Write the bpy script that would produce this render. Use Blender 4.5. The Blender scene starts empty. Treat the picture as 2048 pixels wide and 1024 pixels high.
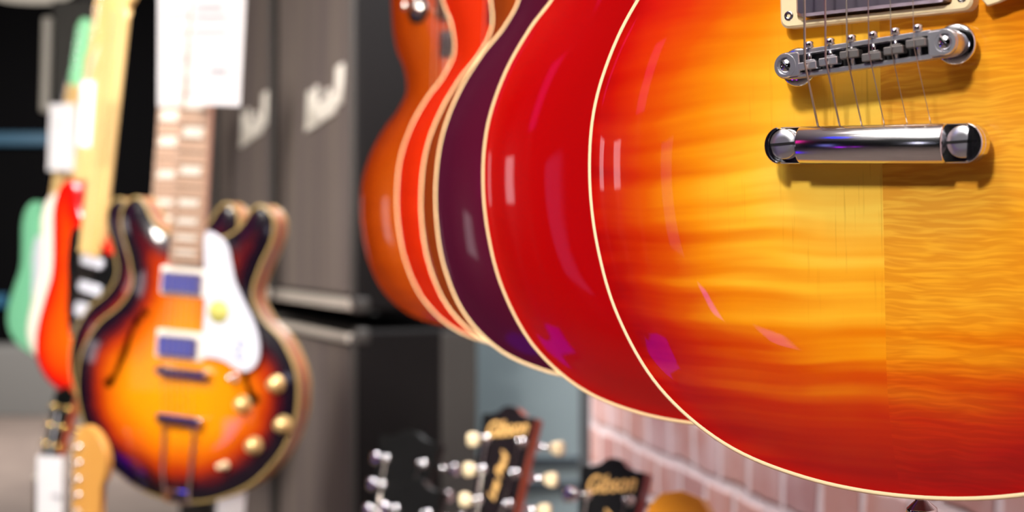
import bpy, bmesh, math, random
import numpy as np
from mathutils import Vector, Matrix, Euler
from mathutils.geometry import delaunay_2d_cdt
random.seed(4)
SC = bpy.context.scene
COL = SC.collection
ZC = 1.35                       # camera height above the floor
PT = math.atan(37/3000)

# ------------------------------------------------------------------ camera
cam = bpy.data.cameras.new('camera')
cam.sensor_width = 36.0
cam.lens = 36.0*3000/2048
cam.clip_start = 0.05
cam.clip_end = 60
cam.dof.use_dof = True
cam.dof.focus_distance = 0.70
cam.dof.aperture_fstop = 7.6
cam.dof.aperture_blades = 0
camo = bpy.data.objects.new('camera', cam)
camo.location = (0, 0, ZC)
camo.rotation_euler = (math.pi/2-PT, 0, 0)
COL.objects.link(camo)
SC.camera = camo

# ------------------------------------------------------------------ world, lights, exposure
w = bpy.data.worlds.new('world')
SC.world = w
w.use_nodes = True
w.node_tree.nodes['Background'].inputs[0].default_value = (0.86, 0.90, 1.0, 1)
w.node_tree.nodes['Background'].inputs[1].default_value = 0.16
SC.view_settings.view_transform = 'Standard'
SC.view_settings.look = 'None'
SC.view_settings.gamma = 1.0
SC.view_settings.exposure = 0.0
SC.view_settings.use_curve_mapping = False

def area(name, loc, target, size, power, color=(1, 1, 1), sy=None, spread=180):
    l = bpy.data.lights.new(name, 'AREA')
    l.size = size
    if sy:
        l.shape = 'RECTANGLE'
        l.size_y = sy
    l.energy = power
    l.spread = math.radians(spread)
    l.color = color
    o = bpy.data.objects.new(name, l)
    o.location = loc
    d = Vector(target)-Vector(loc)
    o.rotation_euler = d.to_track_quat('-Z', 'Y').to_euler()
    COL.objects.link(o)
    return o

area('spot_key', (-0.95, -0.95, 2.8), (0.2, 0.8, 1.35), 0.24, 52, (1.0, 0.96, 0.90))
area('spot_row', (-0.9, 0.1, 3.6), (0.0, 1.5, 1.3), 0.5, 24, (1.0, 0.95, 0.88))
area('spot_left', (-1.7, -1.1, 3.3), (-0.7, 2.6, 1.1), 0.5, 5.5, (1.0, 0.94, 0.86), spread=50)
area('spot_aisle', (-3.0, -0.6, 3.3), (-0.9, 4.3, 1.2), 0.7, 24, (1.0, 0.93, 0.85), spread=45)
area('fill_panel', (0.5, 3.5, 2.9), (0.1, 4.6, 1.0), 0.6, 52, (0.95, 0.98, 1.0))  # added lamp without a fixture, brightens the grey panel
area('fill_brick', (-0.45, 2.5, 2.7), (0.32, 2.15, 0.8), 0.5, 52, (1.0, 0.96, 0.95))  # added lamp without a fixture, brightens the bricks
area('fill_low_row', (-1.1, -0.1, 2.5), (0.15, 2.1, 0.95), 0.4, 4.0, (1.0, 0.96, 0.93), spread=40)  # added lamp that lifts the lower headstocks
area('uplight_fill', (-1.0, -0.9, 2.75), (-1.0, -0.9, 3.7), 1.6, 48, (1.0, 0.97, 0.94))  # added upward fill, brightens the ceiling that the chrome mirrors
area('uplight_fill', (-3.2, -1.6, 2.75), (-3.2, -1.6, 3.7), 1.6, 24, (1.0, 0.97, 0.94))
area('spot_floor', (-3.2, 9.0, 3.0), (-3.2, 10.0, 0), 1.2, 300, (1.0, 0.93, 0.88))

# ------------------------------------------------------------------ helpers
def lin(c):
    return tuple(((v/255)/12.92 if v/255 <= 0.04045 else ((v/255+0.055)/1.055)**2.4) for v in c)+(1.0,)

def mat(name, rgb, rough=0.5, metal=0.0, coat=0.0, spec=0.5, emit=None, es=1.0, coat_rough=0.03):
    m = bpy.data.materials.new(name)
    m.use_nodes = True
    b = m.node_tree.nodes['Principled BSDF']
    b.inputs['Base Color'].default_value = lin(rgb)
    b.inputs['Roughness'].default_value = rough
    b.inputs['Metallic'].default_value = metal
    b.inputs['Coat Weight'].default_value = coat
    b.inputs['Coat Roughness'].default_value = coat_rough
    b.inputs['Specular IOR Level'].default_value = spec
    if emit:
        b.inputs['Emission Color'].default_value = lin(emit)
        b.inputs['Emission Strength'].default_value = es
    return m

class NT:
    def __init__(s, m):
        s.t = m.node_tree
        s.b = s.t.nodes['Principled BSDF']
    def n(s, typ, **kw):
        x = s.t.nodes.new(typ)
        for k, v in kw.items():
            if k.startswith('i_'):
                x.inputs[k[2:].replace('_', ' ')].default_value = v
            else:
                setattr(x, k, v)
        return x
    def l(s, a, b):
        s.t.links.new(a, b)
    def ramp(s, fac, stops, interp='LINEAR'):
        r = s.t.nodes.new('ShaderNodeValToRGB')
        e = r.color_ramp
        e.interpolation = interp
        while len(e.elements) < len(stops):
            e.elements.new(0.5)
        for el, (p, c) in zip(e.elements, stops):
            el.position = p
            el.color = c
        if fac is not None:
            s.l(fac, r.inputs[0])
        return r
    def math(s, op, a, b=0.0, c=None):
        x = s.t.nodes.new('ShaderNodeMath')
        x.operation = op
        for i, v in enumerate((a, b, c)):
            if v is None:
                continue
            if isinstance(v, (int, float)):
                x.inputs[i].default_value = v
            else:
                s.l(v, x.inputs[i])
        return x.outputs[0]
    def mix(s, fac, a, b, mode='MIX'):
        x = s.t.nodes.new('ShaderNodeMix')
        x.data_type = 'RGBA'
        x.blend_type = mode
        for sock, v in ((x.inputs[0], fac), (x.inputs[6], a), (x.inputs[7], b)):
            if isinstance(v, (int, float, tuple)):
                sock.default_value = v
            else:
                s.l(v, sock)
        return x.outputs[2]

def burst(name, stops, flame=0.0, split=False, coat=0.9, rough=0.3, grain=0.0):
    """sunburst lacquer: colour follows the painted distance from the body's edge (attribute 'edge', metres/0.2)"""
    m = mat(name, (200, 100, 30), rough, coat=coat, coat_rough=0.02, spec=0.15)
    t = NT(m)
    at = t.n('ShaderNodeAttribute', attribute_name='edge')
    tc = t.n('ShaderNodeTexCoord')
    wob = t.n('ShaderNodeTexNoise', i_Scale=22.0, i_Detail=2.0)
    t.l(tc.outputs['Object'], wob.inputs['Vector'])
    e = t.math('ADD', at.outputs['Fac'], t.math('MULTIPLY', t.math('SUBTRACT', wob.outputs['Fac'], 0.5), 0.10))
    if flame:
        # flame figure: irregular horizontal bands
        mp = t.n('ShaderNodeMapping')
        mp.inputs['Scale'].default_value = (5.0, 1.0, 85.0)
        t.l(tc.outputs['Object'], mp.inputs['Vector'])
        dis = t.n('ShaderNodeTexNoise', i_Scale=9.0, i_Detail=1.0)
        t.l(tc.outputs['Object'], dis.inputs['Vector'])
        add = t.n('ShaderNodeVectorMath', operation='MULTIPLY_ADD')
        t.l(dis.outputs['Color'], add.inputs[0])
        add.inputs[1].default_value = (0.5, 0.0, 1.6)
        t.l(mp.outputs[0], add.inputs[2])
        nz = t.n('ShaderNodeTexNoise', i_Scale=1.0, i_Detail=2.5, i_Roughness=0.5)
        t.l(add.outputs[0], nz.inputs['Vector'])
        fl = t.ramp(nz.outputs['Fac'], [(0.34, (0, 0, 0, 1)), (0.66, (1, 1, 1, 1))]).outputs[0]
        # the figure fades towards the upper part of the plank
        sz_ = t.n('ShaderNodeSeparateXYZ')
        t.l(tc.outputs['Object'], sz_.inputs[0])
        fz = t.math('MAXIMUM', t.math('MINIMUM', t.math('MULTIPLY_ADD', sz_.outputs[2], -9.0, 0.62), 1.0), 0.38)
        fl = t.math('ADD', 0.5, t.math('MULTIPLY', t.math('SUBTRACT', fl, 0.5), fz))
        e = t.math('ADD', e, t.math('MULTIPLY', t.math('SUBTRACT', fl, 0.5), 0.10*flame))
    col = t.ramp(e, stops).outputs[0]
    if flame:
        sepx = t.n('ShaderNodeSeparateXYZ')
        t.l(tc.outputs['Object'], sepx.inputs[0])
        left = t.math('LESS_THAN', sepx.outputs[0], 0.0)
        dk = t.mix(fl, (1.0-0.08*flame, 1.0-0.30*flame, 1.0-0.4*flame, 1), (1.05, 1.0+0.14*flame, 1.0+0.3*flame, 1))
        dark = t.mix(1.0, col, dk, 'MULTIPLY')
        if split:
            # right-hand plank: even amber with a fine ripple
            mp2 = t.n('ShaderNodeMapping')
            mp2.inputs['Scale'].default_value = (46.0, 1.0, 560.0)
            t.l(tc.outputs['Object'], mp2.inputs['Vector'])
            d2 = t.n('ShaderNodeTexNoise', i_Scale=45.0, i_Detail=1.0)
            t.l(tc.outputs['Object'], d2.inputs['Vector'])
            a2 = t.n('ShaderNodeVectorMath', operation='MULTIPLY_ADD')
            t.l(d2.outputs['Color'], a2.inputs[0])
            a2.inputs[1].default_value = (1.0, 0, 3.0)
            t.l(mp2.outputs[0], a2.inputs[2])
            n2 = t.n('ShaderNodeTexNoise', i_Scale=1.0, i_Detail=1.0)
            t.l(a2.outputs[0], n2.inputs['Vector'])
            rp = t.ramp(n2.outputs['Fac'], [(0.42, (0.90, 0.80, 0.75, 1)), (0.64, (1.10, 1.20, 1.3, 1))]).outputs[0]
            amber = t.mix(0.62, col, (0.74, 0.24, 0.012, 1), 'MIX')
            amber = t.mix(t.ramp(e, [(0.2, (0, 0, 0, 1)), (0.5, (1, 1, 1, 1))]).outputs[0], col, amber)
            amber = t.mix(0.8, amber, rp, 'MULTIPLY')
            col = t.mix(left, amber, dark)
            # fine vertical grain on the left plank
            mp3 = t.n('ShaderNodeMapping')
            mp3.inputs['Scale'].default_value = (420.0, 1.0, 22.0)
            t.l(tc.outputs['Object'], mp3.inputs['Vector'])
            n3 = t.n('ShaderNodeTexNoise', i_Scale=1.0, i_Detail=2.0)
            t.l(mp3.outputs[0], n3.inputs['Vector'])
            g3 = t.ramp(n3.outputs['Fac'], [(0.60, (1, 1, 1, 1)), (0.78, (0.45, 0.30, 0.2, 1))]).outputs[0]
            gl = t.ramp(e, [(0.35, (0, 0, 0, 1)), (0.6, (0.5, 0.5, 0.5, 1))]).outputs[0]
            col = t.mix(t.math('MULTIPLY', left, gl), col, t.mix(1.0, col, g3, 'MULTIPLY'))
        else:
            col = dark
    t.l(col, t.b.inputs['Base Color'])
    return m

def mesh_obj(name, bm, m, parent=None, smooth=False, loc=None):
    me = bpy.data.meshes.new(name)
    bm.to_mesh(me)
    bm.free()
    if smooth:
        for p in me.polygons:
            p.use_smooth = True
    if m is not None:
        for x in (m if isinstance(m, (list, tuple)) else [m]):
            me.materials.append(x)
    o = bpy.data.objects.new(name, me)
    COL.objects.link(o)
    o.parent = parent
    if loc:
        o.location = loc
    return o

def tag(o, label=None, cat=None, group=None, kind=None):
    if label:
        o['label'] = label
        o['kind'] = 'thing'
    if cat: o['category'] = cat
    if group: o['group'] = group
    if kind: o['kind'] = kind
    return o

def empty(name, loc, rot=(0, 0, 0), mode='XYZ'):
    o = bpy.data.objects.new(name, None)
    o.empty_display_size = 0.05
    o.rotation_mode = mode
    o.location = loc
    o.rotation_euler = rot
    COL.objects.link(o)
    return o

def cr(P, n=8, closed=True):
    P = np.array(P, float)
    N = len(P)
    o = []
    for i in range(N):
        p0, p1, p2, p3 = P[(i-1) % N], P[i], P[(i+1) % N], P[(i+2) % N]
        for k in range(n):
            t = k/n
            o.append(.5*((2*p1)+(-p0+p2)*t+(2*p0-5*p1+4*p2-p3)*t*t+(-p0+3*p1-3*p2+p3)*t**3))
    return np.array(o)

def add_box(bm, c, s, rot=None, bev=0.0, seg=2):
    r = bmesh.ops.create_cube(bm, size=1.0)
    vs = r['verts']
    M = Matrix.Translation(c) @ (rot.to_4x4() if rot else Matrix()) @ Matrix.Diagonal((s[0], s[1], s[2], 1))
    bmesh.ops.transform(bm, matrix=M, verts=vs)
    if bev:
        es = list({e for v in vs for e in v.link_edges})
        bmesh.ops.bevel(bm, geom=es, offset=bev, segments=seg, affect='EDGES', profile=0.5)

def add_cyl(bm, c, axis, r1, r2, h, seg=24):
    q = Vector(axis).normalized().to_track_quat('Z', 'Y')
    bmesh.ops.create_cone(bm, cap_ends=True, segments=seg, radius1=r1, radius2=r2, depth=h,
                          matrix=Matrix.Translation(c) @ q.to_matrix().to_4x4())

def add_lathe(bm, c, axis, prof, seg=28):
    """prof: list of (radius, height along axis)"""
    q = Vector(axis).normalized().to_track_quat('Z', 'Y').to_matrix()
    rings = []
    c = Vector(c)
    for r, h in prof:
        if r < 1e-6:
            rings.append([bm.verts.new(c+q @ Vector((0, 0, h)))])
        else:
            rings.append([bm.verts.new(c+q @ Vector((r*math.cos(2*math.pi*k/seg), r*math.sin(2*math.pi*k/seg), h))) for k in range(seg)])
    for a, b in zip(rings, rings[1:]):
        for k in range(seg):
            k2 = (k+1) % seg
            if len(a) == 1 and len(b) == 1:
                continue
            if len(a) == 1:
                bm.faces.new((a[0], b[k], b[k2]))
            elif len(b) == 1:
                bm.faces.new((a[k], b[0], a[k2]))
            else:
                bm.faces.new((a[k], b[k], b[k2], a[k2]))
    bmesh.ops.recalc_face_normals(bm, faces=bm.faces[:])

def add_tube(bm, pts, r, seg=8):
    pts = [Vector(p) for p in pts]
    rings = []
    for i, p in enumerate(pts):
        d = (pts[min(i+1, len(pts)-1)]-pts[max(i-1, 0)]).normalized()
        q = d.to_track_quat('Z', 'Y').to_matrix()
        rings.append([bm.verts.new(p+q @ Vector((r*math.cos(2*math.pi*k/seg), r*math.sin(2*math.pi*k/seg), 0))) for k in range(seg)])
    for a, b in zip(rings, rings[1:]):
        for k in range(seg):
            bm.faces.new((a[k], a[(k+1) % seg], b[(k+1) % seg], b[k]))
    bm.faces.new(rings[0][::-1])
    bm.faces.new(rings[-1])

def add_plate(bm, out, y0, y1, bev=0.0, xf=None):
    """extrude an outline (x,z) from y0 (front, viewer side) to y1 (back)"""
    xf = xf or (lambda x, y, z: (x, y, z))
    out = [tuple(p) for p in out]
    A = sum(out[i][0]*out[(i+1) % len(out)][1]-out[(i+1) % len(out)][0]*out[i][1] for i in range(len(out)))
    if A < 0:
        out = out[::-1]
    N = len(out)
    lv = []
    if bev > 0:
        inn = offset(np.array(out), bev)
        levels = [(inn, y0), (out, y0+bev), (out, y1)]
    else:
        levels = [(out, y0), (out, y1)]
    for o, y in levels:
        lv.append([bm.verts.new(xf(p[0], y, p[1])) for p in o])
    fs = [bm.faces.new(lv[0]), bm.faces.new(lv[-1][::-1])]
    for a, b in zip(lv, lv[1:]):
        for k in range(N):
            k2 = (k+1) % N
            bm.faces.new((a[k2], a[k], b[k], b[k2]))
    bmesh.ops.triangulate(bm, faces=fs)

def offset(O, d):
    """move a counter-clockwise outline inwards by d"""
    T = np.roll(O, -1, 0)-np.roll(O, 1, 0)
    T /= np.linalg.norm(T, axis=1)[:, None]+1e-12
    return O+d*np.stack([-T[:, 1], T[:, 0]], 1)

def ccw(O):
    O = np.array(O, float)
    A = (O[:, 0]*np.roll(O[:, 1], -1)-np.roll(O[:, 0], -1)*O[:, 1]).sum()
    return O if A > 0 else O[::-1].copy()

def rrect(cx, cz, w_, h_, r, n=5):
    o = []
    for sx, sz, a0 in ((1, 1, 0), (-1, 1, 90), (-1, -1, 180), (1, -1, 270)):
        for k in range(n+1):
            a = math.radians(a0+90*k/n)
            o.append((cx+sx*(w_/2-r)+r*math.cos(a), cz+sz*(h_/2-r)+r*math.sin(a)))
    return o

def inside(P, O):
    """points P inside polygon O"""
    x, y = P[:, 0], P[:, 1]
    c = np.zeros(len(P), bool)
    for (x1, y1), (x2, y2) in zip(O, np.roll(O, -1, 0)):
        m = ((y1 > y) != (y2 > y))
        xi = (x2-x1)*(y-y1)/((y2-y1) if abs(y2-y1) > 1e-15 else 1e-15)+x1
        c ^= m & (x < xi)
    return c

def dist(P, O):
    A = O
    B = np.roll(O, -1, 0)
    d = B-A
    L2 = (d*d).sum(1)+1e-18
    best = np.full(len(P), 1e9)
    for s in range(0, len(P), 4000):
        p = P[s:s+4000]
        t = np.clip(((p[:, None]-A[None])*d[None]).sum(2)/L2[None], 0, 1)
        c = A[None]+t[..., None]*d[None]
        best[s:s+4000] = np.hypot(*(p[:, None]-c).transpose(2, 0, 1)).min(1)
    return best

class Surf:
    """arched plate over an outline: height and smoothed edge distance on a grid"""
    def __init__(s, O, rise, width, lip=0.004, dip=0.0005):
        s.O = O
        s.g = 0.0025
        lo = O.min(0)-0.01
        hi = O.max(0)+0.01
        s.lo = lo
        nx, nz = [int(v)+2 for v in (hi-lo)/s.g]
        X, Z = np.meshgrid(lo[0]+np.arange(nx)*s.g, lo[1]+np.arange(nz)*s.g, indexing='ij')
        P = np.stack([X.ravel(), Z.ravel()], 1)
        d = dist(P, O)
        d = np.where(inside(P, O), d, -d).reshape(nx, nz)
        D = d.copy()
        far = np.clip(d/0.03, 0, 1)
        B = d.copy()
        for _ in range(60):
            B[1:-1, 1:-1] = (B[1:-1, 1:-1]*2+B[:-2, 1:-1]+B[2:, 1:-1]+B[1:-1, :-2]+B[1:-1, 2:])/6
        s.D = D*(1-far)+B*far
        t = np.clip((s.D-lip)/width, 0, 1)
        H = rise*(1-(1-t)**1.9)-dip*np.exp(-((s.D-0.011)/0.006)**2)
        for _ in range(3):
            H[1:-1, 1:-1] = (H[1:-1, 1:-1]*2+H[:-2, 1:-1]+H[2:, 1:-1]+H[1:-1, :-2]+H[1:-1, 2:])/6
        s.H = H
        s.GX, s.GZ = np.gradient(H, s.g)
    def samp(s, F, P):
        q = (P-s.lo)/s.g
        i = np.clip(np.floor(q).astype(int), 0, np.array(F.shape)-2)
        f = q-i
        a = F[i[:, 0], i[:, 1]]; b = F[i[:, 0]+1, i[:, 1]]
        c = F[i[:, 0], i[:, 1]+1]; d = F[i[:, 0]+1, i[:, 1]+1]
        return (a*(1-f[:, 0])+b*f[:, 0])*(1-f[:, 1])+(c*(1-f[:, 0])+d*f[:, 0])*f[:, 1]
    def h(s, x, z):
        return float(s.samp(s.H, np.array([[x, z]]))[0])

ZO = 0.125      # body coordinates (x, z) have z=0 near the tail; the object's origin sits at z=ZO
def P3(x, z, h):
    return Vector((x, -h, z-ZO))

def top_mesh(name, S, cell=0.006, holes=()):
    O = S.O
    lo, hi = O.min(0), O.max(0)
    pts = []
    for k, x in enumerate(np.arange(lo[0], hi[0], cell)):
        for z in np.arange(lo[1]+(k % 2)*cell/2, hi[1], cell):
            pts.append((x, z))
    pts = np.array(pts)
    pts = pts[inside(pts, O)]
    dd = dist(pts, O)
    pts = pts[dd > 0.016]
    rings = []
    for r in (0.0012, 0.0030, 0.0055, 0.0085, 0.012):
        R = offset(O, r)
        R = R[inside(R, O)]
        R = R[dist(R, O) > r*0.93]
        rings.append(R)
    pts = np.vstack([pts]+rings)
    for Hh in holes:
        pts = pts[~inside(pts, Hh) & (dist(pts, Hh) > 0.002)]
    V = [tuple(p) for p in O]
    E = [(i, (i+1) % len(O)) for i in range(len(O))]
    for Hh in holes:
        b = len(V)
        V += [tuple(p) for p in Hh]
        E += [(b+i, b+(i+1) % len(Hh)) for i in range(len(Hh))]
    V += [tuple(p) for p in pts]
    r = delaunay_2d_cdt([Vector(v) for v in V], E, [], 1, 1e-6)
    vv = np.array([tuple(v) for v in r[0]])
    F = [tuple(f) for f in r[2]]
    if holes:
        cen = np.array([vv[list(f)].mean(0) for f in F])
        keep = np.ones(len(F), bool)
        for Hh in holes:
            keep &= ~inside(cen, Hh)
        F = [f for f, k in zip(F, keep) if k]
    h = S.samp(S.H, vv)
    # triangle winding so that normals face the viewer (-y)
    FF = []
    for f in F:
        a, b, c = vv[f[0]], vv[f[1]], vv[f[2]]
        A = (b[0]-a[0])*(c[1]-a[1])-(b[1]-a[1])*(c[0]-a[0])
        FF.append(f if A > 0 else f[::-1])
    me = bpy.data.meshes.new(name)
    me.from_pydata([(p[0], -hh, p[1]-ZO) for p, hh in zip(vv, h)], [], FF)
    at = me.attributes.new('edge', 'FLOAT', 'POINT')
    at.data.foreach_set('value', np.clip(S.samp(S.D, vv)/0.2, 0, 1).astype(np.float32))
    for p in me.polygons:
        p.use_smooth = True
    gx, gz = S.samp(S.GX, vv), S.samp(S.GZ, vv)
    N = np.stack([-gx, -np.ones(len(vv)), -gz], 1)
    N /= np.linalg.norm(N, axis=1)[:, None]
    me.normals_split_custom_set_from_vertices([tuple(n) for n in N])
    return me

def rim_mesh(name, O, thick, r=0.006):
    """sides and back of a solid body"""
    bm = bmesh.new()
    lv = []
    steps = [(0.0, 0.0), (0.0, thick-r), (0.25*r, thick-0.35*r), (0.7*r, thick-0.06*r), (1.2*r, thick)]
    for d, y in steps:
        Q = offset(O, d)
        lv.append([bm.verts.new((p[0], y, p[1]-ZO)) for p in Q])
    N = len(O)
    for a, b in zip(lv, lv[1:]):
        for k in range(N):
            k2 = (k+1) % N
            f = bm.faces.new((a[k2], a[k], b[k], b[k2]))
            f.smooth = True
    f = bm.faces.new(lv[-1][::-1])
    bmesh.ops.triangulate(bm, faces=[f])
    bmesh.ops.recalc_face_normals(bm, faces=bm.faces[:])
    me = bpy.data.meshes.new(name)
    bm.to_mesh(me)
    bm.free()
    return me

def binding_mesh(name, O, wt, ws, y=0.0, out=0.00025):
    """cream strip round the edge: wt wide on top, ws deep on the side"""
    bm = bmesh.new()
    N = len(O)
    prof = [(wt, y-0.00012), (wt*0.5, y-0.00035), (0.0003, y-0.0003), (-out, y+0.0004), (-out, y+ws), (0.0004, y+ws+0.0002)]
    lv = []
    for d, yy in prof:
        Q = offset(O, d)
        lv.append([bm.verts.new((p[0], yy, p[1]-ZO)) for p in Q])
    for a, b in zip(lv, lv[1:]):
        for k in range(N):
            k2 = (k+1) % N
            f = bm.faces.new((a[k2], a[k], b[k], b[k2]))
            f.smooth = True
    bmesh.ops.recalc_face_normals(bm, faces=bm.faces[:])
    me = bpy.data.meshes.new(name)
    bm.to_mesh(me)
    bm.free()
    return me

def from_mesh(name, me, m, parent, copy=True):
    if copy:
        me = me.copy()
    me.materials.clear()
    me.materials.append(m)
    o = bpy.data.objects.new(name, me)
    COL.objects.link(o)
    o.parent = parent
    return o

# ------------------------------------------------------------------ materials
def T(*stops):
    return [(p, lin(c)) for p, c in stops]
CHROME = mat('chrome', (226, 226, 230), 0.08, 1.0)
NICKEL = mat('nickel', (205, 198, 188), 0.18, 1.0)
CHROME_SOFT = mat('satin_chrome', (222, 222, 228), 0.34, 1.0)
GOLD = mat('gold_plate', (235, 200, 120), 0.2, 1.0)
CREAM = mat('cream_plastic', (240, 220, 176), 0.35, coat=0.3)
CREAM_BIND = mat('cream_binding', (250, 214, 160), 0.35, coat=0.5)
PALE_BIND = mat('pale_binding', (254, 228, 180), 0.35, coat=0.5)
ES_BIND = mat('aged_binding', (158, 134, 78), 0.4, coat=0.4)
BLACK = mat('black_plastic', (14, 14, 15), 0.3, coat=0.3)
BLACK_GLOSS = mat('black_lacquer', (9, 10, 9), 0.4, coat=0.08, spec=0.2)
WHITE = mat('white_plastic', (208, 211, 222), 0.35, coat=0.3)
PAPER = mat('white_paper', (208, 207, 209), 0.7)
PRINT = mat('grey_print', (165, 165, 172), 0.7)
ROSE = mat('rosewood', (62, 36, 24), 0.4)
ROSE_GLARE = mat('glare_rosewood', (184, 152, 128), 0.35)  # glare on the rosewood painted into its base colour
PEARL = mat('pearl_inlay', (235, 228, 214), 0.2, coat=0.6)
MAHOG = mat('mahogany_back', (150, 60, 28), 0.3, coat=0.8)
RED_BACK = mat('cherry_back', (120, 8, 14), 0.3, coat=0.8)
STRING = mat('steel_string', (200, 190, 180), 0.3, 1.0)
GOLD_PAINT = mat('gold_logo', (226, 178, 104), 0.45)
SADDLE_GREY = mat('brushed_grey_metal', (150, 146, 144), 0.4, 0.9)
SLOT = mat('dark_slot', (22, 20, 22), 0.5, 0.3)

def wood(name, a, b, coat=0.5, sc=(40, 40, 3)):
    m = mat(name, a, 0.35, coat=coat)
    t = NT(m)
    tc = t.n('ShaderNodeTexCoord')
    mp = t.n('ShaderNodeMapping')
    mp.inputs['Scale'].default_value = sc
    t.l(tc.outputs['Object'], mp.inputs['Vector'])
    nz = t.n('ShaderNodeTexNoise', i_Scale=1.0, i_Detail=4.0)
    t.l(mp.outputs[0], nz.inputs['Vector'])
    r = t.ramp(nz.outputs['Fac'], [(0.3, lin(a)), (0.7, lin(b))])
    t.l(r.outputs[0], t.b.inputs['Base Color'])
    return m
MAPLE = wood('maple', (236, 204, 140), (214, 172, 100))
MAPLE_AMBER = wood('amber_maple', (218, 164, 84), (196, 138, 62))
BURST_SIDE = wood('brown_burst_side', (176, 96, 26), (140, 70, 18), 0.8)

# ------------------------------------------------------------------ single-cutaway guitar
LPL = [(0, -33.9), (-47.1, -29.8), (-90.0, -16.9), (-126.3, 8.7), (-150.0, 43.8), (-161.9, 80.9), (-165.4, 118.2), (-160.7, 153.3),
       (-145.6, 186.5), (-124.7, 213.7), (-104.0, 233.9), (-90.5, 257.0), (-94.7, 284.3), (-106.8, 308.5), (-113.0, 333.6),
       (-115.9, 359.2), (-116.8, 382.1), (-110.9, 403.7), (-97.9, 421.1), (-77.9, 433.4), (-52.0, 438.5), (-32.0, 436.6)]
LPR = [(32, 405), (34, 372), (50, 358), (68, 366), (82, 384), (96, 392), (106, 384), (109, 366), (108, 345), (104, 318), (98, 284)]
LPR += [(-x, z) for x, z in LPL[11:0:-1]]
LP_O = ccw(cr(LPL+LPR, 8)/1000)
LP_S = Surf(LP_O, 0.012, 0.060)
LP_TOP = top_mesh('top', LP_S, 0.006)
LP_RIM = rim_mesh('body', LP_O, 0.050)
LP_BIND = binding_mesh('binding', LP_O, 0.0019, 0.006)
NUT_Z = 0.791
BR_Z = 0.1635

def string_x(k, s):          # k 0..5 bass to treble, s spacing
    return (k-2.5)*s

def head_xf(x, y, s, nut_z=NUT_Z, ang=math.radians(16), h0=0.016):
    """headstock coordinates: s up from the nut, y behind its face"""
    return (x, -h0+0.004+s*math.sin(ang)+y*math.cos(ang), nut_z-ZO+s*math.cos(ang)-y*math.sin(ang))

def add_neck(bm, z0, z1, w0, w1, h0, h1, t0, t1, n=24, seg=10):
    rings = []
    for i in range(n+1):
        f = i/n
        z = z0+(z1-z0)*f; w_ = (w0+(w1-w0)*f)/2; h = h0+(h1-h0)*f; t = t0+(t1-t0)*f
        ring = []
        for k in range(seg+1):
            a = math.pi*k/seg
            ring.append(bm.verts.new((w_*math.cos(a), -h+t*math.sin(a)**0.8, z-ZO)))
        rings.append(ring)
    for a, b in zip(rings, rings[1:]):
        for k in range(seg):
            bm.faces.new((a[k], a[k+1], b[k+1], b[k])).smooth = True
        bm.faces.new((a[-1], a[0], b[0], b[-1]))
    bm.faces.new(rings[0])
    bm.faces.new(rings[-1][::-1])
    bmesh.ops.recalc_face_normals(bm, faces=bm.faces[:])

def text_mesh(body, size, shear=0.3, off=0.0, ext=0.0004, space=1.0):
    c = bpy.data.curves.new('txt', 'FONT')
    c.body = body; c.size = size; c.shear = shear; c.offset = off; c.extrude = ext
    c.space_character = space
    c.align_x = 'CENTER'; c.align_y = 'CENTER'
    o = bpy.data.objects.new('txt', c)
    COL.objects.link(o)
    dg = bpy.context.evaluated_depsgraph_get()
    me = bpy.data.meshes.new_from_object(o.evaluated_get(dg))
    bpy.data.objects.remove(o)
    bpy.data.curves.remove(c)
    return me

def add_mesh(bm, me, M):
    b = bmesh.new()
    b.from_mesh(me)
    bmesh.ops.transform(b, matrix=M, verts=b.verts)
    t = bpy.data.meshes.new('t')
    b.to_mesh(t)
    b.free()
    bm.from_mesh(t)
    bpy.data.meshes.remove(t)

def add_stroke(bm, pts, w0, y0, y1, xf):
    """a flat brush stroke along (x,s) points with per-point half widths"""
    P = cr_open(pts, 6)
    n = len(P)
    L, R = [], []
    for i in range(n):
        d = P[min(i+1, n-1)]-P[max(i-1, 0)]
        d /= np.linalg.norm(d)+1e-12
        nn = np.array([-d[1], d[0]])*w0
        L.append(P[i]+nn); R.append(P[i]-nn)
    for i in range(n-1):
        q = [L[i], L[i+1], R[i+1], R[i]]
        a = [bm.verts.new(xf(p[0], y0, p[1])) for p in q]
        b = [bm.verts.new(xf(p[0], y1, p[1])) for p in q]
        bm.faces.new(a)
        for k in range(4):
            bm.faces.new((a[k], a[(k+1) % 4], b[(k+1) % 4], b[k]))

def cr_open(P, n):
    P = np.array(P, float)
    Q = np.vstack([2*P[0]-P[1], P, 2*P[-1]-P[-2]])
    o = []
    for i in range(1, len(Q)-2):
        for k in range(n):
            t = k/n
            p0, p1, p2, p3 = Q[i-1:i+3]
            o.append(.5*((2*p1)+(-p0+p2)*t+(2*p0-5*p1+4*p2-p3)*t*t+(-p0+3*p1-3*p2+p3)*t**3))
    o.append(P[-1])
    return np.array(o)

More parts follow.
